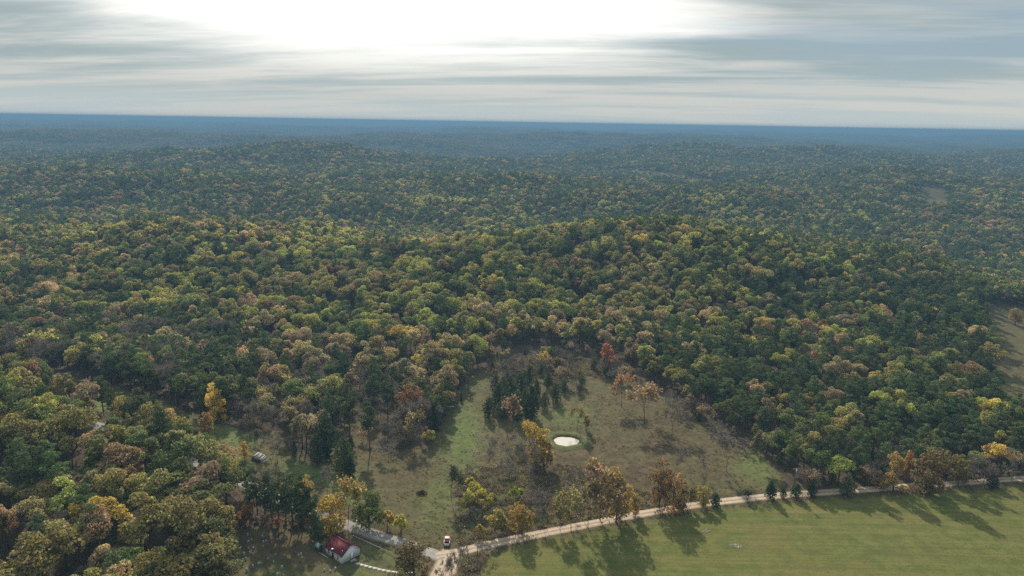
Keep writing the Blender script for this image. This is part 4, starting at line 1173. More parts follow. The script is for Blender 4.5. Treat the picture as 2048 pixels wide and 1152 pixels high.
for (wd, kn, col), idx in classes.items():
    wname, lm, lname, grp = WOODS[wd]
    idx = sorted(idx, key=lambda i: math.hypot(x[i] - lm.x, y[i] - lm.y))
    for k, i in enumerate(idx):
        what = f'{col} {KWORD[kn]}'
        if k < 3:
            lab = f"{what} of the {wname}, {['nearest', 'second nearest', 'third nearest'][k]} the {lname} of its colour"
        else:
            d = np.hypot(x[sel] - x[i], y[sel] - y[i])
            nb = [j for j in sel[np.argsort(d)][1:8] if (COLW[j], kind[j]) != (col, kind[i])][:2]
            nm2 = [f"{COLW[j]} {KN[kind[j]].replace('sparse', 'half-bare').replace('bare', 'leafless') if KN[kind[j]] == 'bare' else KN[kind[j]].replace('sparse', 'half-bare')}" for j in nb]
            lab = f"{what} in the {wname} " + (f"by {nm2[0]} and {nm2[1]}" if len(nm2) == 2 else f"beside {nm2[0]}" if nm2 else 'among others alike')
        if len(lab.replace('-', ' ').split()) > 16 and ' and ' in lab:
            lab = lab.split(' and ')[0]
        plant(kn, int(var[i]), float(x[i]), float(y[i]), float(Hm[i]), float(rz[i]), T[i], lab, grp, float(wide[i]), float(z[i]))


# ---- the remaining woods, as masses
def join(meshes, name):
    V = []; F = []; S = []; MI = []; mats = []; off = 0
    for me in meshes:
        nv = len(me.vertices)
        co = np.empty(nv * 3, np.float32); me.vertices.foreach_get('co', co)
        li = np.empty(len(me.loops), np.int32); me.loops.foreach_get('vertex_index', li)
        lt = np.empty(len(me.polygons), np.int32); me.polygons.foreach_get('loop_total', lt)
        m = me.materials[0]
        if m not in mats: mats.append(m)
        V.append(co.reshape(-1, 3)); F.append(li + off); S.append(lt); MI.append(np.full(len(lt), mats.index(m))); off += nv
    return mesh_from(name, np.concatenate(V), np.concatenate(F), np.concatenate(S), mats, np.concatenate(MI))


def library(name, meshes):
    c = bpy.data.collections.new(name)
    for k, me in enumerate(meshes):
        o = bpy.data.objects.new(f'{name}_shape_{k:03d}', me)
        c.objects.link(o)
    return c


def scatter(name, lib, x, y, z, pick, scale, rot, tint, label):
    """One mass: its points carry the shape, size, turn and colour of every plant."""
    me = bpy.data.meshes.new(name)
    n = len(x)
    me.vertices.add(n)
    me.vertices.foreach_set('co', np.stack([x, y, z], 1).astype(np.float32).ravel())

    def put(nm_, typ, arr, key='value'):
        a = me.attributes.new(nm_, typ, 'POINT'); a.data.foreach_set(key, np.ascontiguousarray(arr).ravel())
    put('pick', 'INT', np.asarray(pick, np.int32))
    put('spread', 'FLOAT_VECTOR', np.asarray(scale, np.float32), 'vector')
    put('turn', 'FLOAT', np.asarray(rot, np.float32))
    put('tint', 'FLOAT_COLOR', np.concatenate([np.asarray(tint), np.ones((n, 1))], 1).astype(np.float32), 'color')
    o = link(name, me)
    g = bpy.data.node_groups.new(name + '_scatter', 'GeometryNodeTree')
    g.interface.new_socket('Geometry', in_out='INPUT', socket_type='NodeSocketGeometry')
    g.interface.new_socket('Geometry', in_out='OUTPUT', socket_type='NodeSocketGeometry')
    N = g.nodes.new; L = g.links.new
    gi = N('NodeGroupInput'); go = N('NodeGroupOutput'); ip = N('GeometryNodeInstanceOnPoints'); cinf = N('GeometryNodeCollectionInfo')
    cinf.inputs['Collection'].default_value = lib
    cinf.inputs['Separate Children'].default_value = True
    cinf.inputs['Reset Children'].default_value = True

    def attr(nm_, dt):
        a = N('GeometryNodeInputNamedAttribute'); a.data_type = dt; a.inputs['Name'].default_value = nm_
        return a.outputs['Attribute']
    cx_ = N('ShaderNodeCombineXYZ')
    L(attr('turn', 'FLOAT'), cx_.inputs[2])
    e2r = N('FunctionNodeEulerToRotation'); L(cx_.outputs[0], e2r.inputs[0])
    L(gi.outputs[0], ip.inputs['Points']); L(cinf.outputs[0], ip.inputs['Instance'])
    ip.inputs['Pick Instance'].default_value = True
    L(attr('pick', 'INT'), ip.inputs['Instance Index']); L(e2r.outputs[0], ip.inputs['Rotation']); L(attr('spread', 'FLOAT_VECTOR'), ip.inputs['Scale'])
    L(ip.outputs[0], go.inputs[0])
    md = o.modifiers.new('scatter', 'NODES'); md.node_group = g
    return tag(o, label, kind='stuff')


full = []; first = {}; HT = []
for kn in KN:
    first[kn] = len(full)
    for k, sh in enumerate(SHAPES[kn]):
        full.append(join([me for _, me in sh['parts']], f'{kn}_joined')); HT.append(sh['H'])
HT = np.array(HT); cnt = np.array([len(SHAPES[k]) for k in KN]); fst = np.array([first[k] for k in KN])
LIB_FULL = library('tree', full)
m = ~single
pk = fst[kind] + var % cnt[kind]
sc_ = Hm / HT[pk]
scatter('woodland', LIB_FULL, x[m], y[m], z[m], pk[m], np.stack([sc_ * wide, sc_ * wide * rng1.uniform(0.82, 1.15, len(x)), sc_], 1)[m], rz[m], T[m], 'mixed autumn woodland covering the nearer hills')

# middle distance
mids = []; HT2 = []
for s in range(5):
    cr, tk = make_broad(600 + s, 640, 1.1, 24, 14, [5.2, 4.7, 5.5, 5.0, 4.8][s], 3)
    mids.append(join([tk.mesh('a', M_BARK), cr.mesh('b', M_LEAF)], 'broadleaf_small')); HT2.append(14)
for s in range(3):
    cr, tk = make_pine(640 + s, 430, 1.1, 19, [3.3, 3.7, 3.0][s], 0.4)
    mids.append(join([tk.mesh('a', M_BARK), cr.mesh('b', M_NEEDLE)], 'pine_small')); HT2.append(19)
cr, tk, br, k_ = make_bare(680, 11, 0.5, 4, 260)
mids.append(join([tk.mesh('a', M_TWIG), br.mesh('b', M_TWIG)], 'bare_small')); HT2.append(11 / k_)
HT2 = np.array(HT2)
LIB_MID = library('far_tree', mids)
rng2 = np.random.default_rng(33)
for nm_, s, r0, r1, sc0, lab in (('hillside_woodland', 8.3, 680, 1500, 1.16, 'mixed woodland over the middle hills'), ('distant_woodland', 11.8, 1500, 3600, 1.4, 'hazy woodland over the distant hills')):
    x2, y2, z2, P2, Q2 = wood_points(s, r0, r1, rad(42), rng2)
    k2, c2, _, _, _ = classify(x2, y2, z2, P2, Q2, rng2)
    kp = (k2 == 1) | (rng2.random(len(x2)) < 0.78)
    x2, y2, z2, k2, c2 = [a[kp] for a in (x2, y2, z2, k2, c2)]
    t2 = tints(k2, c2, cols, rng2, 0.11) * np.array([1.22, 1.16, 1.10])
    n2_ = len(x2)
    p2 = np.where(k2 == 1, 5 + rng2.integers(0, 3, n2_), np.where(k2 == 2, 8, rng2.integers(0, 5, n2_)))
    h2 = np.where(k2 == 1, rng2.uniform(14, 19, n2_), rng2.uniform(11, 17, n2_))
    s2 = h2 / HT2[p2]; w2 = s2 * rng2.uniform(0.9, 1.2, n2_) * sc0
    scatter(nm_, LIB_MID, x2, y2, z2, p2, np.stack([w2, w2 * rng2.uniform(0.8, 1.15, n2_), s2], 1), rng2.uniform(0, 6.28, n2_), t2, lab)
# farthest woods: groves
groves = []
for s in range(4):
    rg = np.random.default_rng(700 + s)
    cl = []
    for q in range(26):
        a = rg.uniform(0, 6.28); rr = 34 * math.sqrt(rg.random())
        cl.append((rr * math.cos(a), rr * math.sin(a), rg.uniform(6, 11), rg.uniform(4.5, 6.5), 0.95))
    mb = MB(); mb.add_np(*clump_leaves(cl, 700, 3.2, rg, 0.2, 0.6, 0.3))
    groves.append(mb.mesh('grove', M_LEAF))
LIB_FAR = library('grove', groves)
rng3 = np.random.default_rng(44)
x3, y3, z3, P3, Q3 = wood_points(46, 3500, 13000, rad(41), rng3)
n3 = len(x3)
c3 = rng3.choice(5, n3, p=[0.3, 0.25, 0.1, 0.1, 0.25])
t3 = np.array([TINT[c] for c in ('green', 'olive', 'tan', 'rust-brown', 'dusky green')])[c3]
t3 = (0.45 * t3 + 0.55 * np.array([0.11, 0.112, 0.045])) * np.exp(rng3.normal(size=(n3, 1)) * 0.10)
w3 = rng3.uniform(0.9, 1.2, n3)
scatter('horizon_woodland', LIB_FAR, x3, y3, z3, rng3.integers(0, 4, n3), np.stack([w3, w3, w3], 1), rng3.uniform(0, 6.28, n3), t3, 'blue-hazed woodland out to the horizon')

# ------------------------------------------------------------------ weeds, brush and rough grass
weeds = []
for s in range(5):
    rg = np.random.default_rng(800 + s)
    n = 34
    pos = rg.normal(size=(n, 3)) * [0.42, 0.42, 0.0] + np.stack([np.zeros(n), np.zeros(n), rg.uniform(0.05, 0.75, n)], 1)
    nr_ = rg.normal(size=(n, 3)) * [1, 1, 0.5] + [0, 0, 0.2]
    mb = MB(); mb.add_np(*leaf_quads(pos, nr_, rg.uniform(0.22, 0.5, n), rg))
    weeds.append(mb.mesh('weed', M_WEED))
LIB_WEED = library('weed', weeds)
rng4 = np.random.default_rng(55)
xw, yw = jgrid(0.95, -190, 260, 165, 430, rng4, 1.3)
zw = terrain(xw, yw); PW, QW, _ = project(xw, yw, zw)
kw = (PW > -60) & (PW < 2110) & (QW < 1200)
xw, yw, zw, PW, QW = [a[kw] for a in (xw, yw, zw, PW, QW)]
rdw = road_dist(xw, yw)
PW = PW + 16 * fbm(xw, yw, 16, 2); QW = QW + 12 * fbm(xw + 60, yw, 16, 2)
inp = inpoly(PW, QW, PASTURE); inf = inpoly(PW, QW, FIELD); inl = inpoly(PW, QW, LAWN)
dens = np.where(inp, 0.30, np.where(inf, np.clip(0.20 + 0.5 * fbm(xw, yw, 24, 2), 0.02, 0.5), np.where(inl, 0.03, 0.40)))
dens = np.where(inp, dens * np.clip(0.8 + 1.6 * fbm(xw, yw, 18, 2), 0.08, 1.8), dens)
brush = inpoly(PW, QW, [(915, 1090), (910, 960), (940, 930), (1090, 920), (1200, 950), (1300, 985), (1300, 1015), (1150, 1045), (1000, 1075), (930, 1092)]) | inpoly(PW, QW, THICKET) | inpoly(PW, QW, [(900, 1152), (925, 1112), (975, 1100), (1000, 1098), (945, 1152), (930, 1180), (895, 1180)])
dens = np.where(brush, np.clip(0.5 + 0.9 * fbm(xw + 9, yw, 9, 2), 0.08, 0.9), dens)
verge = (rdw > 0.4) & (rdw < 2.6)
dens = np.where(verge, np.maximum(dens, 0.34), dens)
dens = np.where(rdw < 0.4, 0, dens)
pdn = np.hypot((xw - pc.x) / 5.9, (yw - pc.y) / 5.2)
dens = np.where(pdn < 1.25, 0, dens)
lushw = np.exp(-((PW - 925) / 34) ** 2 - ((QW - 880) / 75) ** 2)
dens = dens * (1 - 0.75 * lushw)
kw = rng4.random(len(xw)) < dens
xw, yw, zw, PW, QW, brush, inf = [a[kw] for a in (xw, yw, zw, PW, QW, brush, inf)]
nw = len(xw)
WT = np.array([(0.25, 0.19, 0.105), (0.21, 0.145, 0.09), (0.18, 0.165, 0.065), (0.32, 0.25, 0.14), (0.145, 0.155, 0.055)])
ti = rng4.choice(5, nw, p=[0.3, 0.25, 0.2, 0.1, 0.15])
tw_ = WT[ti] * np.exp(rng4.normal(size=(nw, 1)) * 0.15)
gt = np.array([(0.165, 0.190, 0.058), (0.205, 0.205, 0.068), (0.260, 0.220, 0.090)])[rng4.choice(3, nw, p=[.45, .35, .2])] * np.exp(rng4.normal(size=(nw, 1)) * 0.12)
tw_ = np.where(inf[:, None], gt, tw_)
sw_ = np.where(inf, 0.45, 1.0) * rng4.uniform(0.22, 0.60, nw) * np.where(brush, rng4.uniform(1.1, 2.4, nw), 1.0)
scatter('undergrowth', LIB_WEED, xw, yw, zw, rng4.integers(0, 5, nw), np.stack([sw_ * 1.4, sw_ * 1.4, sw_ * np.where(brush, 1.0, np.where(inf, 0.35, 0.7))], 1), rng4.uniform(0, 6.28, nw), tw_, 'dry weeds and low brush over the pasture and verges')

# ------------------------------------------------------------------ chapel
M_WHITE = simple('white_boards', (0.84, 0.85, 0.86), 0.7, 0.05, 1.2)
M_ROOF = simple('maroon_roof', (0.150, 0.033, 0.040), 0.8, 0.4, 1.1, spec=0.12)
M_ROOF2 = simple('maroon_seam', (0.10, 0.026, 0.032), 0.75, 0.3, 2.0, spec=0.12)
M_DARK = simple('dark_opening', (0.018, 0.020, 0.026), 0.25, 0.2, 2.0, spec=0.5)
M_GLASS = simple('blue_grey_glass', (0.05, 0.075, 0.11), 0.12, 0.2, 2.0, spec=0.6)
M_CONC = simple('pale_concrete', (0.42, 0.39, 0.34), 0.9, 0.25, 1.6, spec=0.15)
M_STONE = simple('white_stone', (0.40, 0.39, 0.37), 0.8, 0.35, 5.0, spec=0.2)
M_GREYST = simple('blue_grey_granite', (0.20, 0.215, 0.25), 0.5, 0.25, 5.0, spec=0.4)
M_WOOD = simple('weathered_planks', (0.26, 0.245, 0.23), 0.9, 0.35, 2.5, spec=0.1)
M_DKWOOD = simple('dark_old_boards', (0.055, 0.048, 0.042), 0.9, 0.35, 2.5, spec=0.1)
M_METAL = simple('galvanised_steel', (0.45, 0.46, 0.47), 0.45, 0.15, 3.0, metal=0.6)
M_TEAL = simple('teal_paint', (0.055, 0.12, 0.12), 0.6, 0.25, 2.0)
M_PALETEAL = simple('pale_teal_roof', (0.17, 0.26, 0.25), 0.6, 0.2, 2.0)
M_WPAINT = simple('white_paint', (0.66, 0.66, 0.64), 0.4, 0.08, 3.0)
M_RED = simple('red_paint', (0.42, 0.045, 0.04), 0.3, 0.12, 3.0, spec=0.5)
M_PINK = simple('sun_faded_white', (0.72, 0.60, 0.57), 0.35, 0.1, 3.0, spec=0.5)
M_RUBBER = simple('tyre_rubber', (0.02, 0.02, 0.02), 0.85, 0.2, 3.0)
M_LAMP = simple('red_lens', (0.35, 0.02, 0.02), 0.2, 0.1, 3.0, spec=0.6)
M_CREOS = simple('creosote_pole', (0.085, 0.066, 0.05), 0.9, 0.3, 2.0, spec=0.1)
M_PALEWOOD = simple('bleached_wood', (0.48, 0.46, 0.42), 0.85, 0.25, 3.0, spec=0.1)

A, B_, C_ = W(684, 1129), W(719.5, 1112), W(651, 1106)
ang = math.atan2(B_.y - A.y, B_.x - A.x)
CW, CL_ = math.hypot(B_.x - A.x, B_.y - A.y), math.hypot(C_.x - A.x, C_.y - A.y)
zb = min(hz(A.x, A.y), hz(B_.x, B_.y), hz(C_.x, C_.y))
ch = thing('chapel', 'small white chapel with a steep maroon roof beside the paved road', 'chapel', (A.x, A.y, zb), ang)
WH, AP = 3.2, 5.7         # wall height, ridge height
mb = MB(); mb.box((CW / 2, CL_ / 2, 0.2), (CW - 0.16, CL_ - 0.16, 0.75)); mb.obj('foundation', M_DKWOOD, ch)
mb = MB()
prof = [(0, 0, 0.45), (CW, 0, 0.45), (CW, 0, WH), (CW / 2, 0, AP), (0, 0, WH)]
mb.prism(prof, (0, 0, 0), (0, CL_, 0))
wall = mb.obj('wall', M_WHITE, ch)
pitch = math.atan2(AP - WH, CW / 2)
sl = math.hypot(CW / 2, AP - WH)
for side in (0, 1):
    mb = MB(); ov = 0.42
    ex = -ov * math.cos(pitch); ez = WH - ov * math.sin(pitch)
    pts = [(ex, -0.4, ez + 0.03), (CW / 2 - 0.002, -0.4, AP + 0.03), (CW / 2 - 0.002, -0.4, AP + 0.15), (ex, -0.4, ez + 0.15)]
    if side:
        pts = [(CW - p[0], p[1], p[2]) for p in pts][::-1]
    mb.prism(pts, (0, 0, 0), (0, CL_ + 0.8, 0))
    rp = mb.obj('roof_panel', M_ROOF, ch)
    for k in range(19):
        yy = -0.36 + k * (CL_ + 0.72) / 18
        mb = MB()
        a_ = Vector((ex, yy, ez + 0.165)); b_ = Vector((CW / 2 - 0.05, yy, AP + 0.165))
        if side:
            a_.x = CW - a_.x; b_.x = CW - b_.x
        mb.tube(a_, b_, 0.03, 0.03, 4); mb.obj('seam', M_ROOF2, rp)
mb = MB(); mb.box((CW / 2, CL_ / 2, AP + 0.17), (0.34, CL_ + 0.82, 0.05)); mb.obj('ridge_cap', M_RED if False else M_ROOF2, ch)
ex = -0.42 * math.cos(pitch); ez = WH - 0.42 * math.sin(pitch)
mb = MB(); mb.box((ex - 0.03, CL_ * 0.24, ez + 0.05), (0.05, CL_ * 0.52, 0.16)); mb.obj('fascia', M_WPAINT, ch)
mb = MB(); mb.box((ex - 0.05, CL_ * 0.24, ez - 0.10), (0.09, CL_ * 0.52, 0.09)); mb.obj('gutter', M_DARK, ch)


def window(yc, zc, w_, h_, mat):
    f = MB()
    f.box((-0.03, yc, zc + h_ / 2), (0.09, w_ + 0.2, 0.10)); f.box((-0.03, yc, zc - h_ / 2), (0.11, w_ + 0.24, 0.09))
    f.box((-0.03, yc - w_ / 2, zc), (0.085, 0.09, h_ - 0.1)); f.box((-0.03, yc + w_ / 2, zc), (0.085, 0.09, h_ - 0.1))
    fo = f.obj('window', M_WPAINT, ch)
    p = MB(); p.box((-0.012, yc, zc + h_ / 4 - 0.02), (0.03, w_ - 0.08, h_ / 2 - 0.12)); p.obj('pane', mat, fo)
    p = MB(); p.box((-0.012, yc, zc - h_ / 4 + 0.02), (0.03, w_ - 0.08, h_ / 2 - 0.12)); p.obj('pane', mat, fo)


window(CL_ * 0.80, 1.95, 0.85, 1.5, M_GLASS)
window(CL_ * 0.235, 1.75, 0.6, 1.35, M_DARK)
fl = MB(); fl.box((-0.22, CL_ * 0.525, 1.75), (0.40, 0.46, 3.5)); fl.box((-0.22, CL_ * 0.525, 3.75), (0.34, 0.40, 0.5))
flo = fl.obj('chimney', M_DARK, ch)
cp_ = MB(); cp_.box((-0.22, CL_ * 0.525, 4.06), (0.62, 0.68, 0.12)); cp_.obj('cap', M_WPAINT, flo)
vt = MB(); vt.tube((CW * 0.14, CL_ * 0.10, 3.8), (CW * 0.14, CL_ * 0.10, 4.3), 0.07, 0.07, 8); vt.tube((CW * 0.14, CL_ * 0.10, 4.3), (CW * 0.14, CL_ * 0.10, 4.4), 0.13, 0.10, 8); vt.obj('roof_vent', M_WPAINT, ch)
dr = MB(); dr.box((CW * 0.57, -0.03, 1.60), (1.15, 0.06, 2.15)); dro = dr.obj('door', M_WHITE, ch)
kn = MB(); kn.box((CW * 0.57 + 0.42, -0.085, 1.55), (0.10, 0.06, 0.12)); kn.obj('handle', M_DARK, dro)
for s in (-1, 1):
    df = MB(); df.box((CW * 0.57 + s * 0.65, -0.04, 1.62), (0.12, 0.09, 2.2)); df.obj('door_jamb', M_METAL, dro)
for k in range(3):
    st = MB(); st.box((CW * 0.57, -0.25 - 0.34 * k - 0.10, 0.36 - 0.15 * k - 0.2), (2.0, 0.36, 0.42)); st.obj('step', M_CONC, ch)

# low ramp with a rail at the back corner of the chapel
loc = Vector((math.cos(ang), math.sin(ang), 0)); loy = Vector((-math.sin(ang), math.cos(ang), 0))
q = A + loy * (CL_ * 0.93) - loc * 0.9
rm = thing('ramp', 'low white railed ramp along the back corner of the chapel wall', 'ramp', (q.x, q.y, zb), ang)
mb = MB(); mb.box((0, 0, 0.25), (1.1, 4.6, 0.16)); mb.obj('deck', M_CONC, rm)
mb = MB(); mb.box((-0.5, 0, 1.05), (0.09, 4.6, 0.09)); mb.obj('handrail', M_WPAINT, rm)
for k in range(4):
    mb = MB(); mb.box((-0.5, -2.1 + 1.4 * k, 0.66), (0.09, 0.09, 0.69)); mb.obj('post', M_WPAINT, rm)

q = W(638, 1101)
hu = thing('hut', 'small teal hut with a pale pointed roof behind the chapel', 'hut', (q.x, q.y, hz(q.x, q.y)), ang + 0.1)
mb = MB(); mb.prism([(-0.8, -0.8, -0.1), (0.8, -0.8, -0.1), (0.8, -0.8, 1.8), (0, -0.8, 2.5), (-0.8, -0.8, 1.8)], (0, 0, 0), (0, 1.6, 0)); mb.obj('wall', M_TEAL, hu)
for s in (-1, 1):
    mb = MB(); mb.prism([(s * 1.0, -1.0, 1.68), (0, -1.0, 2.56), (0, -1.0, 2.64), (s * 1.0, -1.0, 1.76)][::s], (0, 0, 0), (0, 2.0, 0)); mb.obj('roof_panel', M_PALETEAL, hu)
mb = MB(); mb.box((0, -0.83, 0.9), (0.7, 0.05, 1.6)); mb.obj('door', M_DKWOOD, hu)

# walk of poured slabs from the chapel steps to the lawn
wk = [tuple(W(*p))[:2] for p in ((712, 1126), (722, 1130), (745, 1136), (775, 1143), (800, 1146), (835, 1146))]
wl = spline(wk, 8)
cum = np.concatenate([[0], np.cumsum(np.linalg.norm(np.diff(wl, axis=0), axis=1))])
wt_ = thing('concrete_walk', 'pale concrete slab walk leading from the chapel door', 'walkway', (wl[0][0], wl[0][1], hz(*wl[0])))
L_ = 1.55; kk = 0
while kk * L_ + L_ < cum[-1]:
    def at(d): return np.array([np.interp(d, cum, wl[:, 0]), np.interp(d, cum, wl[:, 1])])
    p0, p1 = at(kk * L_ + 0.04), at((kk + 1) * L_ - 0.04)
    c = (p0 + p1) / 2; d = p1 - p0
    mb = MB(); mb.box((c[0] - wl[0][0], c[1] - wl[0][1], hz(*c) - hz(*wl[0]) + 0.02 + random.uniform(-.015, .015)), (np.linalg.norm(d), 1.15, 0.16), (0, random.uniform(-.01, .01), math.atan2(d[1], d[0])))
    mb.obj('slab', M_CONC, wt_); kk += 1

# pale pipe rail between lawn and road
p0, p1 = W(704, 1073), W(793, 1113)
rl = thing('pipe_rail', 'long pale pipe rail between the chapel lawn and paved road', 'rail', (p0.x, p0.y, hz(p0.x, p0.y)))
dv = Vector((p1.x - p0.x, p1.y - p0.y, hz(p1.x, p1.y) - hz(p0.x, p0.y)))
mb = MB(); mb.tube((0, 0, 0.55), dv + Vector((0, 0, 0.55)), 0.085, 0.085, 6); mb.obj('rail', M_PALEWOOD, rl)
npost = 8
for k in range(npost):
    v = dv * (k / (npost - 1)) * 0.98 + dv * 0.01
    mb = MB(); mb.tube(v + Vector((0, 0, -0.2)), v + Vector((0, 0, 0.47)), 0.06, 0.06, 6); mb.obj('post', M_PALEWOOD, rl)

# ------------------------------------------------------------------ graveyard
GR = [  # pixel, kind, height, width, label
    (495, 1070, 'w', .8, .6, 'white gravestone at the wood edge, farthest up the graveyard'),
    (525, 1074, 'w', .9, .7, 'white gravestone at the top of the middle grave rows'),
    (527, 1085, 'w', .9, .6, 'taller stone of the close pair in the upper graveyard'),
    (532, 1083, 'w', .7, .5, 'shorter stone of the close pair in the upper graveyard'),
    (542, 1078, 'w', .6, .5, 'little pale stone uphill of the close pair'),
    (554, 1070, 'g', .9, .8, 'blue-grey headstone in the shade of the pine row'),
    (497, 1086, 'g', 1.1, 1.5, 'wide blue-grey double headstone in shade beside the wood'),
    (497, 1097, 'w', .7, .6, 'white stone just below the wide double headstone'),
    (507, 1099, 'g', 1.1, .9, 'blue-grey headstone with pale top beside the slanting row'),
    (499, 1106, 'w', .7, .6, 'white stone between grey headstone and stout white one'),
    (488, 1110, 'w', 1.4, 1.1, 'stout tall white headstone, biggest in the graveyard'),
    (475, 1117, 'w', 1.1, .9, 'white headstone close to the wood, above the slanting row'),
    (471, 1130, 'r', 1.0, .7, 'white headstone of the tight slanting row, nearest the wood'),
    (476, 1127, 'r', 1.0, .7, 'white headstone of the tight slanting row, second from the wood'),
    (481, 1125, 'r', 1.0, .7, 'white headstone of the tight slanting row, in the middle'),
    (486, 1122, 'r', 1.1, .7, 'white headstone of the tight slanting row, fourth from the wood'),
    (492, 1119, 'r', 1.0, .6, 'white headstone of the tight slanting row, farthest from the wood'),
    (518, 1128, 'd', .7, 1.6, 'long low white double marker on the bare grass'),
    (506, 1134, 'w', 1.3, .9, 'tall white headstone at the edge of the mossy lawn'),
    (494, 1142, 'w', 1.3, .9, 'tall white headstone lowest by the wood'),
    (551, 1111, 'g', .9, 1.2, 'lone blue-grey headstone in the middle of the graveyard'),
    (597, 1111, 'w', .7, .7, 'left stone of the pair nearest the chapel wall'.replace('left', 'lower')),
    (602, 1109, 'w', .7, .7, 'upper stone of the pair nearest the chapel wall'),
    (536, 1118, 'w', .6, .6, 'small stone upslope of the low white double marker'),
    (547, 1124, 'w', .7, .6, 'small white stone below the lone blue-grey headstone'),
    (564, 1136, 'd', 1.2, 1.3, 'broad white headstone beside a patch of red earth'),
    (555, 1151, 'w', 1.2, 1.0, 'white headstone at the foot of the mossy lawn'),
    (567, 1152, 'w', .8, .6, 'smaller stone next to the one at the lawn foot'),
    (649, 1141, 'w', .7, .6, 'little white stone on the lawn before the chapel gable'),
    (661, 1143, 'd', .6, .7, 'low pale stone on the lawn close to the bigger bush of flowers'),
    (671, 1139, 'w', 1.0, .9, 'white headstone standing nearest the chapel corner'),
    (538, 1138, 'w', .5, .4, 'tiny white stone alone on the mossy lawn'),
]
GR[29] = (661, 1143, 'd', .6, .7, 'low pale stone beside the headstone nearest the chapel corner')
ga = ang + 0.05
for k, (px, py, kd, h_, w_, lab) in enumerate(GR):
    q = W(px, py); h_ *= 0.62; w_ *= 0.66
    mt_ = M_GREYST if kd == 'g' else M_STONE
    t_ = thing('gravestone', lab, 'gravestone', (q.x, q.y, hz(q.x, q.y)), ga + random.uniform(-.12, .12), 'gravestones in the chapel graveyard')
    mb = MB(); mb.box((0, 0, 0.04), (w_ + 0.2, 0.42, 0.20)); mb.obj('base', M_CONC if kd != 'g' else M_GREYST, t_)
    mb = MB(); prof = [(-w_ / 2, 0, 0.13), (w_ / 2, 0, 0.13)]
    for s in range(7):
        a = math.pi * s / 6
        prof.append((w_ / 2 * math.cos(a), 0, 0.2 + h_ * 0.72 + h_ * 0.28 * math.sin(a)))
    mb.prism(prof, (0, -0.16, 0), (0, 0.16, 0)); mb.obj('headstone', mt_, t_)

# ------------------------------------------------------------------ pickup truck
q0, q1 = W(893, 1094), W(895.5, 1076)
ta = math.atan2(q1.y - q0.y, q1.x - q0.x) - math.pi / 2
tk = thing('pickup_truck', 'white and red pickup truck parked on the grass by the junction', 'truck', (q0.x, q0.y, hz(q0.x, q0.y)), ta)
mb = MB()      # lower body: bed sides, sills and nose, the bed left open
for s in (-1, 1):
    mb.box((s * 0.93, 1.05, 0.92), (0.16, 2.1, 0.62))
    mb.box((s * 0.96, 2.95, 0.78), (0.10, 1.7, 0.66))
mb.box((0, 2.08, 0.92), (1.70, 0.08, 0.6))
mb.box((0, 2.95, 0.5), (1.82, 1.72, 0.24))
mb.obj('body', M_WPAINT, tk)
mb = MB(); mb.box((0, 1.03, 0.66), (1.70, 2.0, 0.06)); mb.obj('bed_floor', M_DARK, tk)
mb = MB(); mb.box((0, -0.02, 0.92), (1.70, 0.09, 0.56)); tg = mb.obj('tailgate', M_WPAINT, tk)
mb = MB(); mb.box((0, -0.08, 1.12), (0.24, 0.04, 0.07)); mb.obj('handle', M_DARK, tg)
mb = MB(); mb.box((0, -0.16, 0.52), (1.86, 0.16, 0.18)); mb.obj('rear_bumper', M_METAL, tk)
mb = MB(); mb.box((0, 5.06, 0.52), (1.90, 0.16, 0.22)); mb.obj('front_bumper', M_METAL, tk)
mb = MB(); mb.box((0, 4.40, 0.86), (1.90, 1.22, 0.56), None, 0, 0.95); mb.obj('bonnet', M_RED, tk)
mb = MB(); mb.prism([(0, 2.14, 1.1), (0, 3.95, 1.1), (0, 3.45, 1.74), (0, 2.28, 1.74)], (-0.86, 0, 0), (0.86, 0, 0)); cab = mb.obj('cab', M_RED, tk)
mb = MB(); mb.box((0, 2.86, 1.775), (1.62, 1.24, 0.07), None, 0, 0.95); mb.obj('roof', M_PINK, tk)
mb = MB(); mb.box((0, 2.17, 1.44), (1.45, 0.03, 0.40), (rad(-12), 0, 0)); mb.obj('rear_window', M_DARK, cab)
mb = MB(); mb.box((0, 3.745, 1.42), (1.5, 0.03, 0.66), (rad(38), 0, 0)); mb.obj('windscreen', M_DARK, cab)
for s in (-1, 1):
    mb = MB(); mb.box((s * 0.868, 2.90, 1.42), (0.02, 1.1, 0.42)); mb.obj('side_window', M_DARK, cab)
    mb = MB(); mb.box((s * 1.08, 3.45, 1.22), (0.20, 0.10, 0.20)); mb.obj('mirror', M_DARK, tk)
    mb = MB(); mb.box((s * 0.92, -0.04, 0.98), (0.14, 0.06, 0.36)); mb.obj('tail_light', M_LAMP, tk)
    mb = MB(); mb.box((s * 0.74, 5.02, 0.84), (0.28, 0.06, 0.18)); mb.obj('headlight', M_METAL, tk)
    for yy in (0.85, 4.15):
        mb = MB(); mb.tube((s * 0.76, yy, 0.38), (s * 1.0, yy, 0.38), 0.38, 0.38, 16); wh = mb.obj('wheel', M_RUBBER, tk)
        mb = MB(); mb.tube((s * 0.985, yy, 0.38), (s * 1.015, yy, 0.38), 0.20, 0.20, 12); mb.obj('rim', M_METAL, wh)
mb = MB(); mb.box((0, 1.82, 0.98), (1.6, 0.40, 0.36)); mb.obj('tool_box', M_RED, tk)

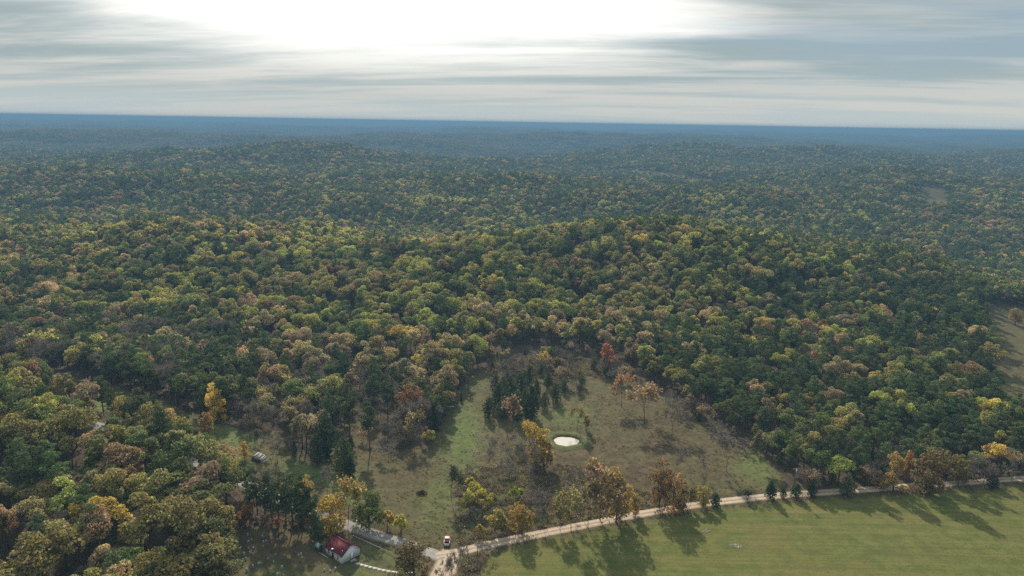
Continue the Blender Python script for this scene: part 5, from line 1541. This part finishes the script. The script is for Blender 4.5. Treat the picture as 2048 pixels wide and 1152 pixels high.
# ------------------------------------------------------------------ poles, gate, shed and odds and ends
b, H = base_top(954.5, 1119, 1085)
up = thing('utility_pole', 'thin dark utility pole on the grass wedge beside the dirt road', 'utility pole', (b.x, b.y, b.z))
mb = MB(); mb.tube((0, 0, -0.5), (0, 0, H), 0.15, 0.11, 8); mb.obj('pole', M_CREOS, up)
mb = MB(); mb.tube((0, 0, H), (0, 0, H + 0.12), 0.13, 0.03, 8); mb.obj('cap', M_METAL, up)
b, H = base_top(1586, 988, 936)
up = thing('utility_pole', 'utility pole with a white transformer at the foot of the pine slope', 'utility pole', (b.x, b.y, b.z), 0.3)
mb = MB(); mb.tube((0, 0, -0.5), (0, 0, H), 0.17, 0.12, 8); mb.obj('pole', M_CREOS, up)
mb = MB(); mb.box((0, 0, H - 0.35), (2.4, 0.12, 0.14)); ca = mb.obj('crossarm', M_WOOD, up)
for s in (-1.05, -0.4, 0.4, 1.05):
    mb = MB(); mb.tube((s, 0, H - 0.28), (s, 0, H - 0.05), 0.07, 0.05, 6); mb.obj('insulator', M_WPAINT, ca)
mb = MB(); mb.tube((0.36, -0.1, H - 1.75), (0.36, -0.1, H - 0.75), 0.28, 0.28, 10); mb.tube((0.36, -0.1, H - 0.75), (0.36, -0.1, H - 0.62), 0.28, 0.12, 10); mb.obj('transformer', M_WPAINT, up)

p0, p1 = W(878, 817), W(909, 818)
gt = thing('pipe_gate', 'white pipe gate across the pasture track below the wood', 'gate', (p0.x, p0.y, p0.z), math.atan2(p1.y - p0.y, p1.x - p0.x))
GL = math.hypot(p1.x - p0.x, p1.y - p0.y)
mb = MB(); mb.tube((0, 0, 1.15), (GL, 0, 1.2), 0.14, 0.14, 8); mb.obj('bar', M_WPAINT, gt)
for f in (0.0, 1.0):
    mb = MB(); mb.tube((GL * f, 0, -0.3), (GL * f, 0, 1.35), 0.10, 0.10, 6); mb.obj('post', M_CREOS, gt)

b, H = base_top(911, 1028, 1006)
mb = MB(); mb.tube((0, 0, -0.3), (-0.35, 0.1, H), 0.12, 0.10, 6)
o = mb.obj('wooden_post', M_PALEWOOD); o.location = b; tag(o, 'leaning white post at the pasture corner of the thicket', 'post')
mb = MB(); p0 = W(974, 1109); p1 = W(988, 1100)
mb.tube(p0 + Vector((0, 0, 0.25)), p1 + Vector((0, 0, 0.75)), 0.12, 0.07, 6)
mb.tube(p0.lerp(p1, 0.6) + Vector((0, 0, 0.5)), p0.lerp(p1, 0.75) + Vector((0.7, -0.3, 0.9)), 0.05, 0.03, 5)
tag(mb.obj('fallen_branch', M_PALEWOOD), 'pale fallen branch at the field corner near the lane', 'branch')
q = W(930, 1029)
db = thing('dead_wood', 'bleached fallen limbs tangled at the thicket edge by the white post', 'deadwood', q)
for k in range(9):
    a = random.uniform(0, 3.14); L = random.uniform(1.2, 2.8)
    c = Vector((random.uniform(-1.2, 1.2), random.uniform(-1, 1), random.uniform(0.3, 1.3))); d = Vector((math.cos(a), math.sin(a), random.uniform(-.3, .4))) * L / 2
    mb = MB(); mb.tube(c - d, c + d, 0.08, 0.04, 5); mb.obj('limb', M_PALEWOOD, db)
q = W(843, 988)
bp = thing('brush_pile', 'round heap of dark brush lying in the open pasture', 'brush pile', (q.x, q.y, q.z))
rg = np.random.default_rng(9)
mb = MB(); mb.add_np(*clump_leaves([(0, 0, .3, 1.3, .7), (1.2, .2, .2, 1.0, .7), (-1.1, -.2, .2, 1.1, .7), (.3, .5, .6, .9, .8)], 420, 0.35, rg)); c = mb.obj('twigs', M_WEED, bp); c['tint'] = [0.05, 0.04, 0.032]
mb = MB()
for k in range(30):
    a = random.uniform(0, 6.28); r = random.uniform(0, 1.5)
    mb.tube((r * math.cos(a), r * math.sin(a) * .8, 0), (r * math.cos(a) * 1.1 + random.uniform(-1, 1), r * math.sin(a) * .8 + random.uniform(-1, 1), random.uniform(.6, 1.4)), 0.05, 0.02, 4)
mb.obj('sticks', M_BARK, bp)['kind'] = 'stuff'

# collapsed shed
q = W(519, 921)
sh = thing('shed', 'collapsed grey plank shed on the meadow edge', 'shed', (q.x, q.y, q.z), -0.45)
mb = MB()
for (cx_, cy_, w_, rx_) in ((0, -1.9, 5.2, -0.35), (-2.5, 0, 3.6, 0)):
    pass
for k in range(10):
    mb = MB(); mb.box((-2.3 + 0.5 * k, -1.75 + random.uniform(-.1, .1), 0.75), (0.44, 0.07, 1.7 + random.uniform(-.5, .2)), (rad(-16 + random.uniform(-8, 6)), rad(random.uniform(-4, 4)), 0)); mb.obj('wall_board', M_DKWOOD, sh)
for k in range(7):
    mb = MB(); mb.box((-2.55, -1.4 + 0.48 * k, 0.8), (0.07, 0.42, 1.9 + random.uniform(-.4, .2)), (0, rad(10 + random.uniform(-6, 6)), 0)); mb.obj('wall_board', M_DKWOOD, sh)
for k in range(12):
    mb = MB(); mb.box((-2.4 + 0.44 * k, 0.25 + random.uniform(-.25, .25), 1.75 - 0.07 * k + random.uniform(-.06, .06)), (0.40, 3.8 + random.uniform(-.6, .2), 0.06), (rad(20 + random.uniform(-4, 4)), rad(9 + random.uniform(-5, 5)), rad(random.uniform(-5, 5)))); mb.obj('roof_plank', M_WOOD if k % 4 else M_PALEWOOD, sh)
for k in range(3):
    mb = MB(); mb.tube((1.9 + .5 * k, -1.2, 0.1), (2.8 + 0.3 * k, 1.6, 0.5 + .2 * k), 0.09, 0.07, 5); mb.obj('fallen_beam', M_PALEWOOD, sh)

# mailbox-like white box on the verge
q = W(714, 1049)
mx = thing('roadside_box', 'small white box on a post beside the paved road', 'mailbox', (q.x, q.y, q.z), 0.4)
mb = MB(); mb.box((0, 0, 0.45), (0.12, 0.12, 1.1)); mb.obj('post', M_WOOD, mx)
mb = MB(); mb.prism([(-.22, 0, 1.0), (.22, 0, 1.0), (.22, 0, 1.25), (.12, 0, 1.38), (-.12, 0, 1.38), (-.22, 0, 1.25)], (0, -.4, 0), (0, .4, 0)); mb.obj('box', M_WPAINT, mx)

# rubble: pale stones of the wash-out in the pasture and old spoil in the field
mb = MB()
rg = np.random.default_rng(3)
for (px, py, sx_, sy_, n) in ((951, 905, 5, 9, 70), (955, 880, 5, 10, 60), (957, 862, 4, 8, 40), (946, 902, 9, 3, 30), (1469, 1091, 9, 3, 70), (1411, 1062, 6, 2.5, 40), (1478, 1094, 8, 2, 40)):
    for k in range(n):
        c = W(px + rg.normal() * sx_ * .7, py + rg.normal() * sy_ * .7); s = rg.uniform(0.12, 0.42)
        mb.box((c.x, c.y, c.z + s * 0.15), (s * rg.uniform(.8, 1.6), s, s * 0.6), (rg.uniform(-.4, .4), rg.uniform(-.4, .4), rg.uniform(0, 3)), 0, 0.7)
tag(mb.obj('rubble', simple('pale_clods', (0.33, 0.27, 0.20), 0.95, 0.35, 2.0, spec=0.05)), 'pale stones and clods lying in the grass', kind='stuff')
